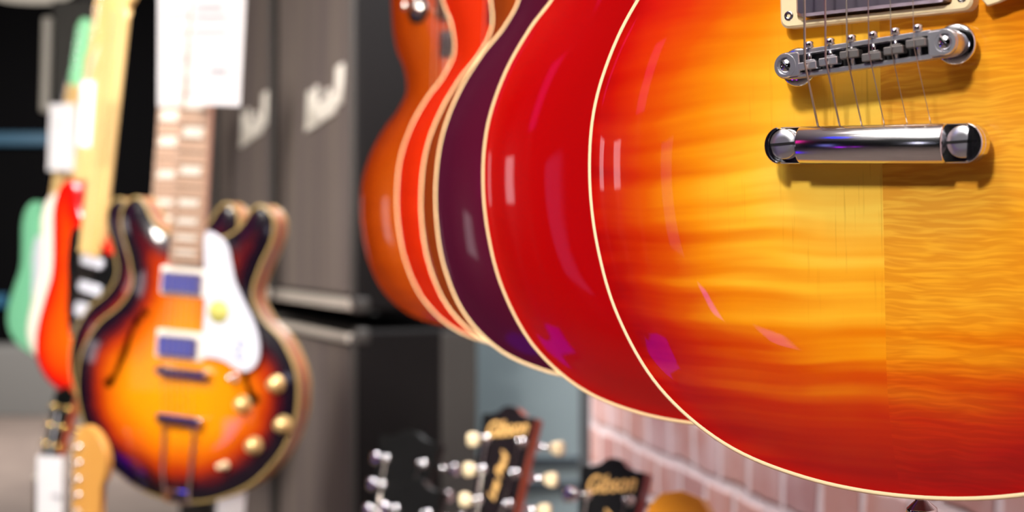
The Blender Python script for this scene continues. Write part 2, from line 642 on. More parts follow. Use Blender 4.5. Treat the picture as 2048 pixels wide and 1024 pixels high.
def tuner_peg(parent, x, s, xf, side, button, metal, reach=0.037):
    """string post with its bushing, and the button on its shaft"""
    bm = bmesh.new()
    c0 = Vector(xf(x, 0, s)); c1 = Vector(xf(x, -0.01, s))
    ax = (c1-c0).normalized()
    add_lathe(bm, c0, ax, [(0, 0), (0.0062, 0), (0.0062, 0.0022), (0.0042, 0.003), (0.0030, 0.004), (0.0026, 0.008), (0.0032, 0.011), (0.0030, 0.0125), (0, 0.0128)], 16)
    o = mesh_obj('tuner_post', bm, metal, parent, True)
    bm = bmesh.new()
    yb = 0.020
    a = Vector(xf(x, yb, s)); b = Vector(xf(x+side*(reach-0.009), yb, s))
    add_tube(bm, [a, b], 0.0032, 10)
    add_box(bm, Vector(xf(x, yb-0.002, s)), (0.016, 0.009, 0.016), bev=0.002)
    mesh_obj('tuner_shaft', bm, metal, parent, True)
    bm = bmesh.new()
    c = Vector(xf(x+side*reach, yb, s))
    out = [(-0.009, -0.005), (-0.004, -0.0085), (0.004, -0.0100), (0.009, -0.0075), (0.0105, 0), (0.009, 0.0075), (0.004, 0.0100), (-0.004, 0.0085), (-0.009, 0.005)]
    out = [(side*p*0.88, q*0.88) for p, q in out]
    add_plate(bm, [tuple(p) for p in cr(out, 4)], -0.0035, 0.0035, 0.0014, lambda px, y, z: (c.x+px, c.y+y, c.z+z))
    bmesh.ops.recalc_face_normals(bm, faces=bm.faces[:])
    mesh_obj('tuner_button', bm, button, parent, True)

GIB = text_mesh('Gibson', 0.0275, 0.35, 0.0004)
LESP = text_mesh('Les Paul', 0.0175, 0.45, 0.0003)
LESM = text_mesh('MODEL', 0.006, 0.0, 0.0002)

def make_pickup(parent, z, ring_m, cover_m, h, w_=0.089, l_=0.0455, tilt=0.0, cover_w=0.069, cover_l=0.0375, screws=True):
    bm = bmesh.new()
    # ring is a frame: outer plate with a pocket
    outer = rrect(0, z, w_, l_, 0.004)
    inner = rrect(0, z, cover_w+0.0025, cover_l+0.0025, 0.002)
    N = len(outer)
    base = LP_S.h(0, z)-0.004
    vo0 = [bm.verts.new(P3(x, zz, base)) for x, zz in outer]
    vo1 = [bm.verts.new(P3(x, zz, h-0.001)) for x, zz in outer]
    sm = rrect(0, z, w_-0.002, l_-0.002, 0.0035)
    vo2 = [bm.verts.new(P3(x, zz, h)) for x, zz in sm]
    vi0 = [bm.verts.new(P3(x, zz, h)) for x, zz in inner]
    vi1 = [bm.verts.new(P3(x, zz, base)) for x, zz in inner]
    for a, b in ((vo0, vo1), (vo1, vo2), (vo2, vi0), (vi0, vi1)):
        for k in range(N):
            bm.faces.new((a[k], a[(k+1) % N], b[(k+1) % N], b[k]))
    bmesh.ops.recalc_face_normals(bm, faces=bm.faces[:])
    ring = mesh_obj('pickup_ring', bm, ring_m, parent)
    bm = bmesh.new()
    add_plate(bm, rrect(0, z-ZO, cover_w, cover_l, 0.003), -(h+0.0045), -base, 0.0013)
    bmesh.ops.recalc_face_normals(bm, faces=bm.faces[:])
    mesh_obj('pickup_cover', bm, cover_m, ring)
    if screws:
        for sx in (-1, 1):
            for sz in (-1, 1):
                bm = bmesh.new()
                add_lathe(bm, P3(sx*(w_/2-0.0045), z+sz*(l_/2-0.0055), h), (0, -1, 0), [(0, -0.0004), (0.0008, -0.0004), (0.001, 0.0004), (0.0022, 0.0002), (0.0024, -0.0002)], 14)
                mesh_obj('ring_screw', bm, NICKEL, ring, True)
    return ring

def capsule(cx, cz, half, r, n=10):
    o = []
    for k in range(n+1):
        a = -math.pi/2+math.pi*k/n
        o.append((cx+half+r*math.cos(a), cz+r*math.sin(a)))
    for k in range(n+1):
        a = math.pi/2+math.pi*k/n
        o.append((cx-half+r*math.cos(a), cz+r*math.sin(a)))
    return o

def fine_bridge(root, metal):
    """tune-o-matic style bridge with channel, saddles, screws, thumbwheels"""
    rot = math.radians(-3.2)
    cz = BR_Z
    top = 0.0315
    def X(x, y, z):         # local bridge coords -> object coords; y is height
        c, s = math.cos(-rot), math.sin(-rot)
        return Vector((x*c-z*s, -y, (cz-ZO)+x*s+z*c))
    bm = bmesh.new()
    # frame: floor plate, two long walls, two rounded ends
    xf = lambda x, y, z: X(x, -y, z)
    add_plate(bm, capsule(0, 0, 0.0365, 0.0058), -(top-0.0052), -(top-0.009), 0.0, xf)
    for sz in (-1, 1):
        add_plate(bm, rrect(0, sz*0.0050, 0.062, 0.0021, 0.0005, 2), -top+0.0006, -(top-0.006), 0.0003, xf)
    for sx in (-1, 1):
        o = []
        for k in range(17):
            a = -math.pi/2+math.pi*k/16
            o.append((sx*(0.0365+0.0058*math.cos(a)), 0.0058*math.sin(a)))
        o += [(sx*0.0300, 0.0058), (sx*0.0300, -0.0058)]
        # ring round the post: cut by stacking an annulus
        add_plate(bm, o, -(top-0.0012), -(top-0.006), 0.0, xf)
        n = 20
        vv = []
        for (rr, hh) in ((0.0056, top-0.0012), (0.0052, top), (0.0040, top), (0.0036, top-0.0011)):
            vv.append([bm.verts.new(X(sx*0.0365+rr*math.cos(2*math.pi*k/n), hh, rr*math.sin(2*math.pi*k/n))) for k in range(n)])
        for a, b in zip(vv, vv[1:]):
            for k in range(n):
                bm.faces.new((a[k], a[(k+1) % n], b[(k+1) % n], b[k]))
        add_plate(bm, rrect(sx*0.0325, 0, 0.006, 0.0105, 0.001, 2), -top+0.0002, -(top-0.004), 0.0004, xf)
    bmesh.ops.recalc_face_normals(bm, faces=bm.faces[:])
    br = mesh_obj('bridge', bm, CHROME_SOFT, root)
    bm = bmesh.new()
    add_plate(bm, rrect(0, 0, 0.058, 0.0076, 0.0005, 2), -(top-0.0050), -(top-0.0056), 0.0, xf)
    bmesh.ops.recalc_face_normals(bm, faces=bm.faces[:])
    mesh_obj('bridge_shade', bm, SLOT, br)  # dark plate standing in for the shade inside the bridge
    zs = [-0.0016, -0.0010, 0.0006, -0.0018, -0.0004, 0.0012]
    for k in range(6):
        x = string_x(k, 0.0100)
        bm = bmesh.new()
        o = X(x, top-0.0008, zs[k])
        R = Matrix.Rotation(rot, 3, 'Y')
        # wedge: block with a sloping face
        add_box(bm, o, (0.0088, 0.0052, 0.0034), R, 0.0004, 1)
        add_box(bm, X(x, top-0.0022, zs[k]+0.0016), (0.0052, 0.0034, 0.0024), R, 0.0005, 1)
        mesh_obj('saddle', bm, SADDLE_GREY if k > 1 else CHROME_SOFT, br)
        bm = bmesh.new()
        a = X(x, top-0.0020, -0.0046); b = X(x, top-0.0020, 0.0072)
        add_tube(bm, [a, b], 0.0011, 10)
        ax = (b-a).normalized()
        add_lathe(bm, b-ax*0.0008, ax, [(0, 0), (0.0021, 0), (0.0021, 0.0022), (0.0014, 0.0028), (0, 0.0028)], 14)
        mesh_obj('saddle_screw', bm, metal, br, True)
    for sx in (-1, 1):
        c = X(sx*0.0365, 0, 0)
        sh = LP_S.h(c.x, c.z+ZO)
        bm = bmesh.new()
        add_lathe(bm, X(sx*0.0365, 0.0165, 0), (0, -1, 0), [(0, 0), (0.0078, 0), (0.0086, 0.0005), (0.0088, 0.0012), (0.0086, 0.0022), (0.0078, 0.0027), (0.0045, 0.0028), (0, 0.0028)], 40)
        mesh_obj('thumbwheel', bm, metal, br, True)
        bm = bmesh.new()
        add_lathe(bm, X(sx*0.0365, sh-0.002, 0), (0, -1, 0), [(0, 0), (0.0042, 0), (0.0042, 0.006), (0.0032, 0.0065), (0.0032, top-sh+0.0008), (0.0026, top-sh+0.0018), (0.0, top-sh+0.0020)], 20)
        mesh_obj('bridge_post', bm, metal, br, True)
        bm = bmesh.new()
        add_box(bm, X(sx*0.0365, top+0.0001, 0), (0.0052, 0.0006, 0.0009), Matrix.Rotation(rot+0.9, 3, 'Y'))
        mesh_obj('post_slot', bm, SLOT, br)
    return X, top, zs

def fine_tailpiece(root, metal):
    """stop bar with rounded body, open-sided ears and slotted studs"""
    rot = math.radians(1.9)
    cz = 0.1250
    hc = 0.0235       # height of the bar's axis
    def X(x, y, z):
        c, s = math.cos(-rot), math.sin(-rot)
        return Vector((x*c-z*s, -y, (cz-ZO)+x*s+z*c))
    bm = bmesh.new()
    n = 32
    rings = []
    for x, f in ((-0.0338, 0.93), (-0.0330, 1.0), (0.0330, 1.0), (0.0338, 0.93)):
        rings.append([bm.verts.new(X(x, hc+0.0064*f*math.sin(2*math.pi*k/n), 0.0085*f*math.cos(2*math.pi*k/n))) for k in range(n)])
    for a, b in zip(rings, rings[1:]):
        for k in range(n):
            bm.faces.new((a[k], a[(k+1) % n], b[(k+1) % n], b[k])).smooth = True
    bm.faces.new(rings[0]); bm.faces.new(rings[-1][::-1])
    xf = lambda x, y, z: X(x, -y, z)
    for sx in (-1, 1):
        # ear floor
        o = [(sx*0.032, 0.0083)]
        for k in range(17):
            a = math.pi/2-math.pi*k/16
            o.append((sx*(0.0425+0.0078*math.cos(a)), 0.0083*math.sin(a)))
        o.append((sx*0.032, -0.0083))
        add_plate(bm, o, -(hc-0.0005), -(hc-0.0058), 0.0006, xf)
        # crescent wall round the outside of the stud
        pin, pout = [], []
        for k in range(19):
            a = math.radians(78-156*k/18)
            pout.append((sx*(0.0425+0.0078*math.cos(a)), 0.0084*math.sin(a)))
            pin.append((sx*(0.0418+0.0064*math.cos(a)), 0.0076*math.sin(a)))
        add_plate(bm, pout+pin[::-1], -(hc+0.0032), -(hc-0.0005), 0.0004, xf)
    bmesh.ops.recalc_face_normals(bm, faces=bm.faces[:])
    tp = mesh_obj('tailpiece', bm, mat('tailpiece_chrome', (228, 228, 232), 0.15, 1.0), root)
    for sx in (-1, 1):
        bm = bmesh.new()
        x = sx*0.0412
        c = X(x, hc-0.0004, 0.0006)
        add_lathe(bm, c, (0, -1, 0), [(0.0060, 0), (0.0066, 0.0004), (0.0068, 0.0020), (0.0064, 0.0028), (0.0030, 0.0030), (0, 0.0030)], 36)
        cb = X(x, LP_S.h(x, cz)-0.002, 0)
        add_lathe(bm, cb, (0, -1, 0), [(0, 0), (0.0058, 0), (0.0058, 0.0035), (0.0042, 0.0040), (0.0042, hc-LP_S.h(x, cz)), (0.0, hc-LP_S.h(x, cz))], 24)
        st = mesh_obj('stud', bm, CHROME_SOFT, tp, True)
        bm = bmesh.new()
        add_box(bm, c+Vector((0, -0.0029, 0)), (0.0132, 0.0006, 0.0012), Matrix.Rotation(math.radians(-2), 3, 'Y'))
        mesh_obj('stud_slot', bm, SLOT, tp)
    return X, hc

def knob(root, x, z, S, top_m, body_m=None, r=0.0125, h=0.015, name='knob'):
    b = S.h(x, z)
    bm = bmesh.new()
    add_lathe(bm, P3(x, z, b), (0, -1, 0), [(0, 0), (r, 0), (r*0.98, 0.002), (r*0.80, 0.0035), (r*0.74, h-0.001), (r*0.68, h), (0, h)], 28)
    k = mesh_obj(name, bm, body_m or top_m, root, True)
    if body_m:
        bm = bmesh.new()
        add_lathe(bm, P3(x, z, b+h), (0, -1, 0), [(0, 0.0005), (r*0.6, 0.0005), (r*0.64, 0.0)], 24)
        mesh_obj('knob_cap', bm, top_m, k, True)
    return k

def single_cut(label, loc, rot, top_m, back_m, bind_m=CREAM_BIND, fine=False, group=None, ring_m=CREAM, cover_m=CHROME,
               button=CREAM, metal=CHROME, mini=None, toggle=(-0.088, 0.398), edge_m=None, head_w=1.0, logo=True,
               head_m=BLACK_GLOSS, rounded=False, guard=True, neck_m=None, strings=True):
    root = empty('electric_guitar', (loc[0], loc[1], loc[2]+ZC), (rot[1], rot[2], rot[0]), 'YXZ')
    tag(root, label, 'guitar', group)
    from_mesh('body', LP_RIM, back_m, root)
    from_mesh('top', LP_TOP, top_m, root)
    if bind_m:
        from_mesh('binding', LP_BIND, bind_m, root)
    neck_m = neck_m or back_m
    bm = bmesh.new()
    add_neck(bm, 0.405, NUT_Z+0.004, 0.056, 0.043, 0.016, 0.014, 0.030, 0.021)
    mesh_obj('neck', bm, neck_m, root)
    bm = bmesh.new()
    o = [(-0.0285, 0.339), (0.0285, 0.339), (0.0215, NUT_Z), (-0.0215, NUT_Z)]
    add_plate(bm, [(x, z-ZO) for x, z in o], -0.022, -0.0125, 0.0008)
    fb = mesh_obj('fretboard', bm, ROSE, root)
    # headstock
    bm = bmesh.new()
    xf = lambda x, y, s: Vector(head_xf(x, y, s))
    if rounded:
        half = [(0.0215, -0.004), (0.026, 0.020), (0.034, 0.045), (0.036, 0.10), (0.037, 0.150), (0.034, 0.172), (0.022, 0.186), (0.0, 0.191)]
    else:
        half = [(0.0215, -0.004), (0.0225, 0.010), (0.029, 0.030), (0.0325, 0.060), (0.0365, 0.120), (0.0415, 0.172), (0.0405, 0.1745), (0.030, 0.1745), (0.018, 0.178), (0.009, 0.1855), (0.0, 0.187)]
    half = [(x*(1+(head_w-1)*min(1, max(0, s)/0.12)), s) for x, s in half]
    ho = half+[(-x, s) for x, s in half[-2::-1]]
    add_plate(bm, ho, 0.0, 0.0145, 0.0006, xf)
    hd = mesh_obj('headstock', bm, neck_m, root)
    bm = bmesh.new()
    add_plate(bm, [(x*0.985, 0.003+s*0.985) for x, s in ho], -0.0012, 0.0002, 0.0003, xf)
    vn = mesh_obj('headstock_veneer', bm, head_m, hd)
    if logo:
        A = math.radians(16)
        B = Matrix(((1, 0, 0, 0), (0, -math.sin(A)*-1, -math.cos(A), 0), (0, math.cos(A), -math.sin(A), 0), (0, 0, 0, 1)))
        c = Vector(head_xf(0.0, -0.0018, 0.158))
        bm = bmesh.new()
        add_mesh(bm, GIB, Matrix.Translation(c) @ B @ Matrix.Rotation(math.radians(8), 4, 'Z') @ Matrix.Diagonal((0.80, 1, 1, 1)))
        mesh_obj('logo', bm, GOLD_PAINT, hd)
        c = Vector(head_xf(0.0, -0.0018, 0.098))
        bm = bmesh.new()
        add_mesh(bm, LESP, Matrix.Translation(c) @ B @ Matrix.Rotation(math.radians(80), 4, 'Z'))
        mesh_obj('script_logo', bm, GOLD_PAINT, hd)
    for k, s in enumerate((0.143, 0.105, 0.067)):
        for side in (-1, 1):
            x = side*(0.0235+0.003*(2-k)*0.7)*(1+(head_w-1)*0.8)
            tuner_peg(hd, x, s, xf, side, button, metal)
    bm = bmesh.new()
    add_box(bm, P3(0, NUT_Z+0.002, 0.0195), (0.043, 0.009, 0.005), bev=0.0008)
    mesh_obj('nut', bm, PEARL, root)
    bm = bmesh.new()
    add_plate(bm, [(-0.008, 0.008), (0.008, 0.008), (0.011, 0.014), (0.007, 0.034), (0, 0.040), (-0.007, 0.034), (-0.011, 0.014)], -0.003, -0.001, 0.0004, xf)
    mesh_obj('truss_cover', bm, BLACK, hd)
    # pickups
    if mini:
        for z in ((mini[2],) if len(mini) > 2 else (0.305, 0.205)):
            make_pickup(root, z, BLACK, BLACK, 0.016, w_=mini[0], l_=mini[1], cover_w=mini[0]-0.012, cover_l=mini[1]-0.01, screws=False)
    else:
        make_pickup(root, 0.2020, ring_m, cover_m, 0.0195)
        make_pickup(root, 0.312, ring_m, cover_m, 0.0165)
    if fine:
        XB, top, zs = fine_bridge(root, metal)
        XT, hc = fine_tailpiece(root, metal)
    else:
        bm = bmesh.new()
        xfb = lambda x, y, z: Vector((x, y, z+BR_Z-ZO+x*0.05))
        add_plate(bm, capsule(0, 0, 0.0365, 0.0058), -0.0305, -0.0230, 0.0008, xfb)
        for sx in (-1, 1):
            add_cyl(bm, P3(sx*0.0365, BR_Z+sx*0.0018, 0.019), (0, 1, 0), 0.0088, 0.0088, 0.0028)
            add_cyl(bm, P3(sx*0.0365, BR_Z+sx*0.0018, 0.019), (0, 1, 0), 0.0035, 0.0035, 0.022)
        mesh_obj('bridge', bm, metal, root)
        bm = bmesh.new()
        add_box(bm, P3(0, 0.125, 0.0235), (0.098, 0.011, 0.016), bev=0.005, seg=3)
        for sx in (-1, 1):
            add_cyl(bm, P3(sx*0.0412, 0.125, 0.020), (0, 1, 0), 0.0066, 0.0066, 0.022)
        mesh_obj('tailpiece', bm, metal, root)
    if strings:
        gg = [0.00058, 0.00048, 0.00038, 0.00026, 0.00020, 0.00016]
        for k in range(6):
            bm = bmesh.new()
            row = (2-k) if k < 3 else (k-3)
            sx_ = -1 if k < 3 else 1
            s = (0.143, 0.105, 0.067)[2-row]
            px = sx_*(0.0235+0.003*row*0.7)*(1+(head_w-1)*0.8)
            pts = [P3(string_x(k, 0.0104), 0.1305, 0.0195), P3(string_x(k, 0.0100)+(-0.0001), BR_Z+0.056*string_x(k, 0.01)-0.0005, 0.0348 if fine else 0.0315)]
            pts += [P3(string_x(k, 0.0072), NUT_Z+0.002, 0.0245), xf(px-sx_*0.003, -0.0055, s)]
            add_tube(bm, pts, gg[k], 6)
            mesh_obj('string', bm, STRING, root)
    if guard:
        bm = bmesh.new()
        o = cr([(0.0475, 0.184), (0.060, 0.1825), (0.078, 0.188), (0.083, 0.205), (0.078, 0.235), (0.068, 0.262), (0.062, 0.300), (0.052, 0.338), (0.031, 0.340), (0.030, 0.337), (0.030, 0.230), (0.0465, 0.2285)], 3)
        add_plate(bm, [(x, z-ZO) for x, z in o], -0.0195, -0.0172, 0.0005)
        g = mesh_obj('pickguard', bm, ring_m if ring_m is not BLACK else BLACK, root)
        bm = bmesh.new()
        add_cyl(bm, P3(0.070, 0.215, 0.0145), (0, 1, 0), 0.0035, 0.0035, 0.010, 16)
        mesh_obj('pickguard_standoff', bm, metal, g)
    AMBERK = KNOBM
    for x, z in ((0.0935, 0.056), (0.120, 0.092), (0.078, 0.010), (0.112, 0.030)):
        knob(root, x, z, LP_S, AMBERK, h=0.014)
    x, z = toggle
    bm = bmesh.new()
    add_lathe(bm, P3(x, z, LP_S.h(x, z)-0.001), (0, -1, 0), [(0.0045, 0), (0.017, 0.001), (0.017, 0.0022), (0.006, 0.0026), (0.006, 0.001)], 28)
    tg = mesh_obj('toggle_ring', bm, BLACK, root, True)
    bm = bmesh.new()
    hh = LP_S.h(x, z)
    add_lathe(bm, P3(x, z, hh), (0, -1, 0), [(0, 0), (0.0105, 0.001), (0.0105, 0.004), (0.006, 0.0045), (0.0032, 0.0055), (0.0030, 0.014), (0.0050, 0.017), (0.0050, 0.026), (0.0032, 0.029), (0, 0.030)], 20)
    mesh_obj('toggle_switch', bm, NICKEL if mini else CREAM, tg, True)
    bm = bmesh.new()
    add_lathe(bm, Vector((0.0, 0.025, -0.0335-ZO)), (0, 0, -1), [(0, -0.001), (0.0052, -0.001), (0.0052, 0.001), (0.0032, 0.003), (0.0030, 0.006), (0.0070, 0.0095), (0.0072, 0.0115), (0.004, 0.0130), (0, 0.0132)], 24)
    mesh_obj('strap_button', bm, metal, root, True)
    return root

KNOBM = mat('amber_knob', (120, 66, 24), 0.25, coat=0.6)
TOP_CHERRY = burst('cherry_sunburst_flame', T((0.0, (172, 5, 4)), (0.05, (190, 16, 3)), (0.14, (204, 46, 2)), (0.24, (216, 84, 3)), (0.35, (236, 140, 10)), (0.48, (250, 186, 42)), (0.64, (255, 216, 84))), flame=1.0, split=True)
TOP_RED = burst('translucent_red', T((0.0, (164, 12, 6)), (0.10, (156, 2, 2)), (0.5, (152, 1, 2)), (0.9, (170, 14, 6))), flame=0.0)
TOP_WINE = burst('wine_purple', T((0.0, (56, 10, 30)), (0.2, (62, 8, 28)), (0.7, (72, 6, 34))), flame=0.0, coat=0.4)
TOP_BROWN = burst('brown_amber', T((0.0, (96, 34, 8)), (0.2, (122, 48, 8)), (0.6, (180, 92, 12))), flame=0.0, coat=0.5)
TOP_ORANGE = burst('orange_red', T((0.0, (156, 24, 4)), (0.25, (172, 36, 5)), (0.7, (190, 66, 10))), flame=0.3)
TOP_AMBER = burst('amber_brown', T((0.0, (104, 30, 3)), (0.12, (136, 48, 3)), (0.35, (154, 66, 4)), (0.8, (166, 84, 10))), flame=0.2)
TOP_BLACK = mat('black_top', (12, 12, 13), 0.25, coat=0.8)

ROWG = 'single cutaway guitars hanging in a row on the right'
def pose(a):
    return a[:3], a[3:]
G = [[0.1703, 0.6712, 0.0414, -0.6521, 0.0381, -0.0079],
     [0.1121, 0.8896, 0.0468, -0.6455, 0.0196, -0.0089],
     [0.0659, 1.1018, 0.054, -0.6932, -0.0765, 0.0243],
     [0.0434, 1.2696, 0.0552, -0.6977, -0.0799, 0.0036],
     [0.0069, 1.4545, 0.0513, -0.6933, -0.006, 0.0296],
     [-0.0592, 1.8133, 0.0509, -0.6275, -0.024, -0.0059]]
single_cut('large cherry sunburst guitar with flamed top and chrome bridge, nearest the viewer', *pose(G[0]), TOP_CHERRY, RED_BACK, PALE_BIND, fine=True, cover_m=mat('pickup_nickel', (190, 180, 196), 0.30, 1.0), group=ROWG)
single_cut('plain bright red guitar with cream binding, directly behind the cherry sunburst one', *pose(G[1]), TOP_RED, RED_BACK, group=ROWG, mini=(0.080, 0.038, 0.318), guard=False)
single_cut('dark wine purple guitar with cream binding, behind the bright red one', *pose(G[2]), TOP_WINE, MAHOG, group=ROWG)
single_cut('brown guitar seen as a thin sliver between the purple and the orange red ones', *pose(G[3]), TOP_BROWN, MAHOG, group=ROWG)
single_cut('orange red guitar with thick cream binding and a pink reflection', *pose(G[4]), TOP_ORANGE, MAHOG, group=ROWG, mini=(0.066, 0.028, 0.292), guard=False)
single_cut('amber brown guitar without binding, farthest of the row, with round toggle switch', *pose(G[5]), TOP_AMBER, MAHOG, None, group=ROWG, mini=(0.056, 0.032, 0.308), toggle=(-0.063, 0.354), guard=False)

# ------------------------------------------------------------------ lower row: guitars whose headstocks rise into view
LOWG = 'headstocks of guitars hanging in the lower row'
def low_pose(px, py, d, s=0.187, yaw=-0.65, roll=0.0, tilt=0.0):
    """place a lower-row guitar so that its headstock tip stands at the given spot of the room"""
    p = Vector(head_xf(0, 0, s))
    R = Euler((tilt, roll, yaw), 'YXZ').to_matrix()
    q = R @ p
    yc = d
    X = (px-1024)/3000*yc
    zc = (512-py)/3000*yc
    y = yc*math.cos(PT)+zc*math.sin(PT)
    z = zc*math.cos(PT)-yc*math.sin(PT)
    return [X-q.x, y-q.y, z-q.z], [yaw, tilt, roll]
single_cut('black headstock with gold script logo, cream buttons and brown side, before the grey panel', *low_pose(1022, 812, 1.85), TOP_RED, MAHOG, group=LOWG, button=CREAM, metal=CHROME)
single_cut('black headstock with gold script logo and dark red side, in front of the brick wall', *low_pose(1230, 916, 1.63), TOP_WINE, RED_BACK, group=LOWG, button=CHROME)
single_cut('rounded amber headstock tip at the bottom edge below the sunburst guitar', *low_pose(1362, 990, 1.45), TOP_AMBER, MAPLE_AMBER, group=LOWG, button=CHROME, rounded=True, logo=False, head_m=mat('amber_lacquer', (232, 150, 22), 0.3, coat=0.6))
single_cut('wide all black headstock with large chrome tuners, left of the gold lettered one', *low_pose(822, 862, 2.15, roll=0.02), TOP_BLACK, BLACK_GLOSS, group=LOWG, button=CHROME, head_w=1.35, logo=False)
single_cut('black headstock with chrome tuners reaching just above the bottom edge', *low_pose(836, 958, 2.01), TOP_BLACK, BLACK_GLOSS, group=LOWG, button=CHROME, head_w=1.05, logo=False)
single_cut('small dark headstock with cream tuners under the orange red double cutaway guitar', *low_pose(135, 772, 3.0, yaw=-0.8), TOP_BLACK, MAHOG, group=LOWG, button=mat('old_cream', (200, 188, 140), 0.4), metal=GOLD, logo=False)

# ------------------------------------------------------------------ thin semi-hollow guitars
ESH = [(-60, 19), (-129, 52), (-177, 102), (-200, 152), (-206, 197), (-199, 241), (-172, 286), (-136, 316), (-118, 340), (-113, 362),
       (-119, 388), (-128, 412), (-138, 434), (-143, 456), (-141, 477), (-129, 492), (-112, 498), (-96, 486), (-80, 462), (-58, 446), (-32, 440)]
ESP = [(0, 12)]+ESH+[(-x, z) for x, z in ESH[::-1]]
ES_O = ccw(cr(ESP, 8)/1000)
ES_S = Surf(ES_O, 0.011, 0.075, dip=0.0)
def fhole(side):
    c = [(-78, 308), (-86, 303), (-97, 285), (-104, 262), (-108, 248), (-116, 225), (-124, 205), (-135, 192)]
    wd = [7, 6.5, 4.4, 5.4, 6.6, 5.4, 4.4, 6.5]
    c = np.array(c, float)
    L, R = [], []
    for i in range(len(c)):
        d = c[min(i+1, len(c)-1)]-c[max(i-1, 0)]
        d /= np.linalg.norm(d)
        n = np.array([-d[1], d[0]])*wd[i]
        L.append(c[i]+n); R.append(c[i]-n)
    # round bulbs at both ends
    top = [c[0]+np.array([9.5*math.cos(a), 9.5*math.sin(a)]) for a in (2.6, 1.6, 0.6, -0.3)]
    bot = [c[-1]+np.array([9.5*math.cos(a), 9.5*math.sin(a)]) for a in (-0.3, -1.2, -2.2, -3.2)]
    O = np.array(L[1:-1][::1]+bot[::1]+R[1:-1][::-1]+top[::-1])
    O = ccw(O)
    O = ccw(cr(O, 3)/1000)
    if side > 0:
        O = ccw(O*[-1, 1])
    return O
FH = [fhole(-1), fhole(1)]
ES_TOP = top_mesh('top', ES_S, 0.009, FH)
ES_RIM = rim_mesh('body', ES_O, 0.044, 0.002)
ES_B1 = binding_mesh('binding', ES_O, 0.0045, 0.006)
ES_B2 = binding_mesh('back_binding', offset(ES_O, -0.0004), 0.0005, 0.005, y=0.038, out=0.0006)
TOP_ES = burst('vintage_sunburst', T((0.0, (12, 7, 12)), (0.10, (18, 8, 22)), (0.165, (76, 12, 18)), (0.25, (160, 44, 6)), (0.38, (204, 98, 4)), (0.55, (222, 136, 4)), (0.9, (228, 150, 5))), rough=0.25)

def parallelogram(w0, h0):
    return [(-w0, -h0), (w0*0.8, -h0), (w0, h0), (-w0*0.8, h0)]

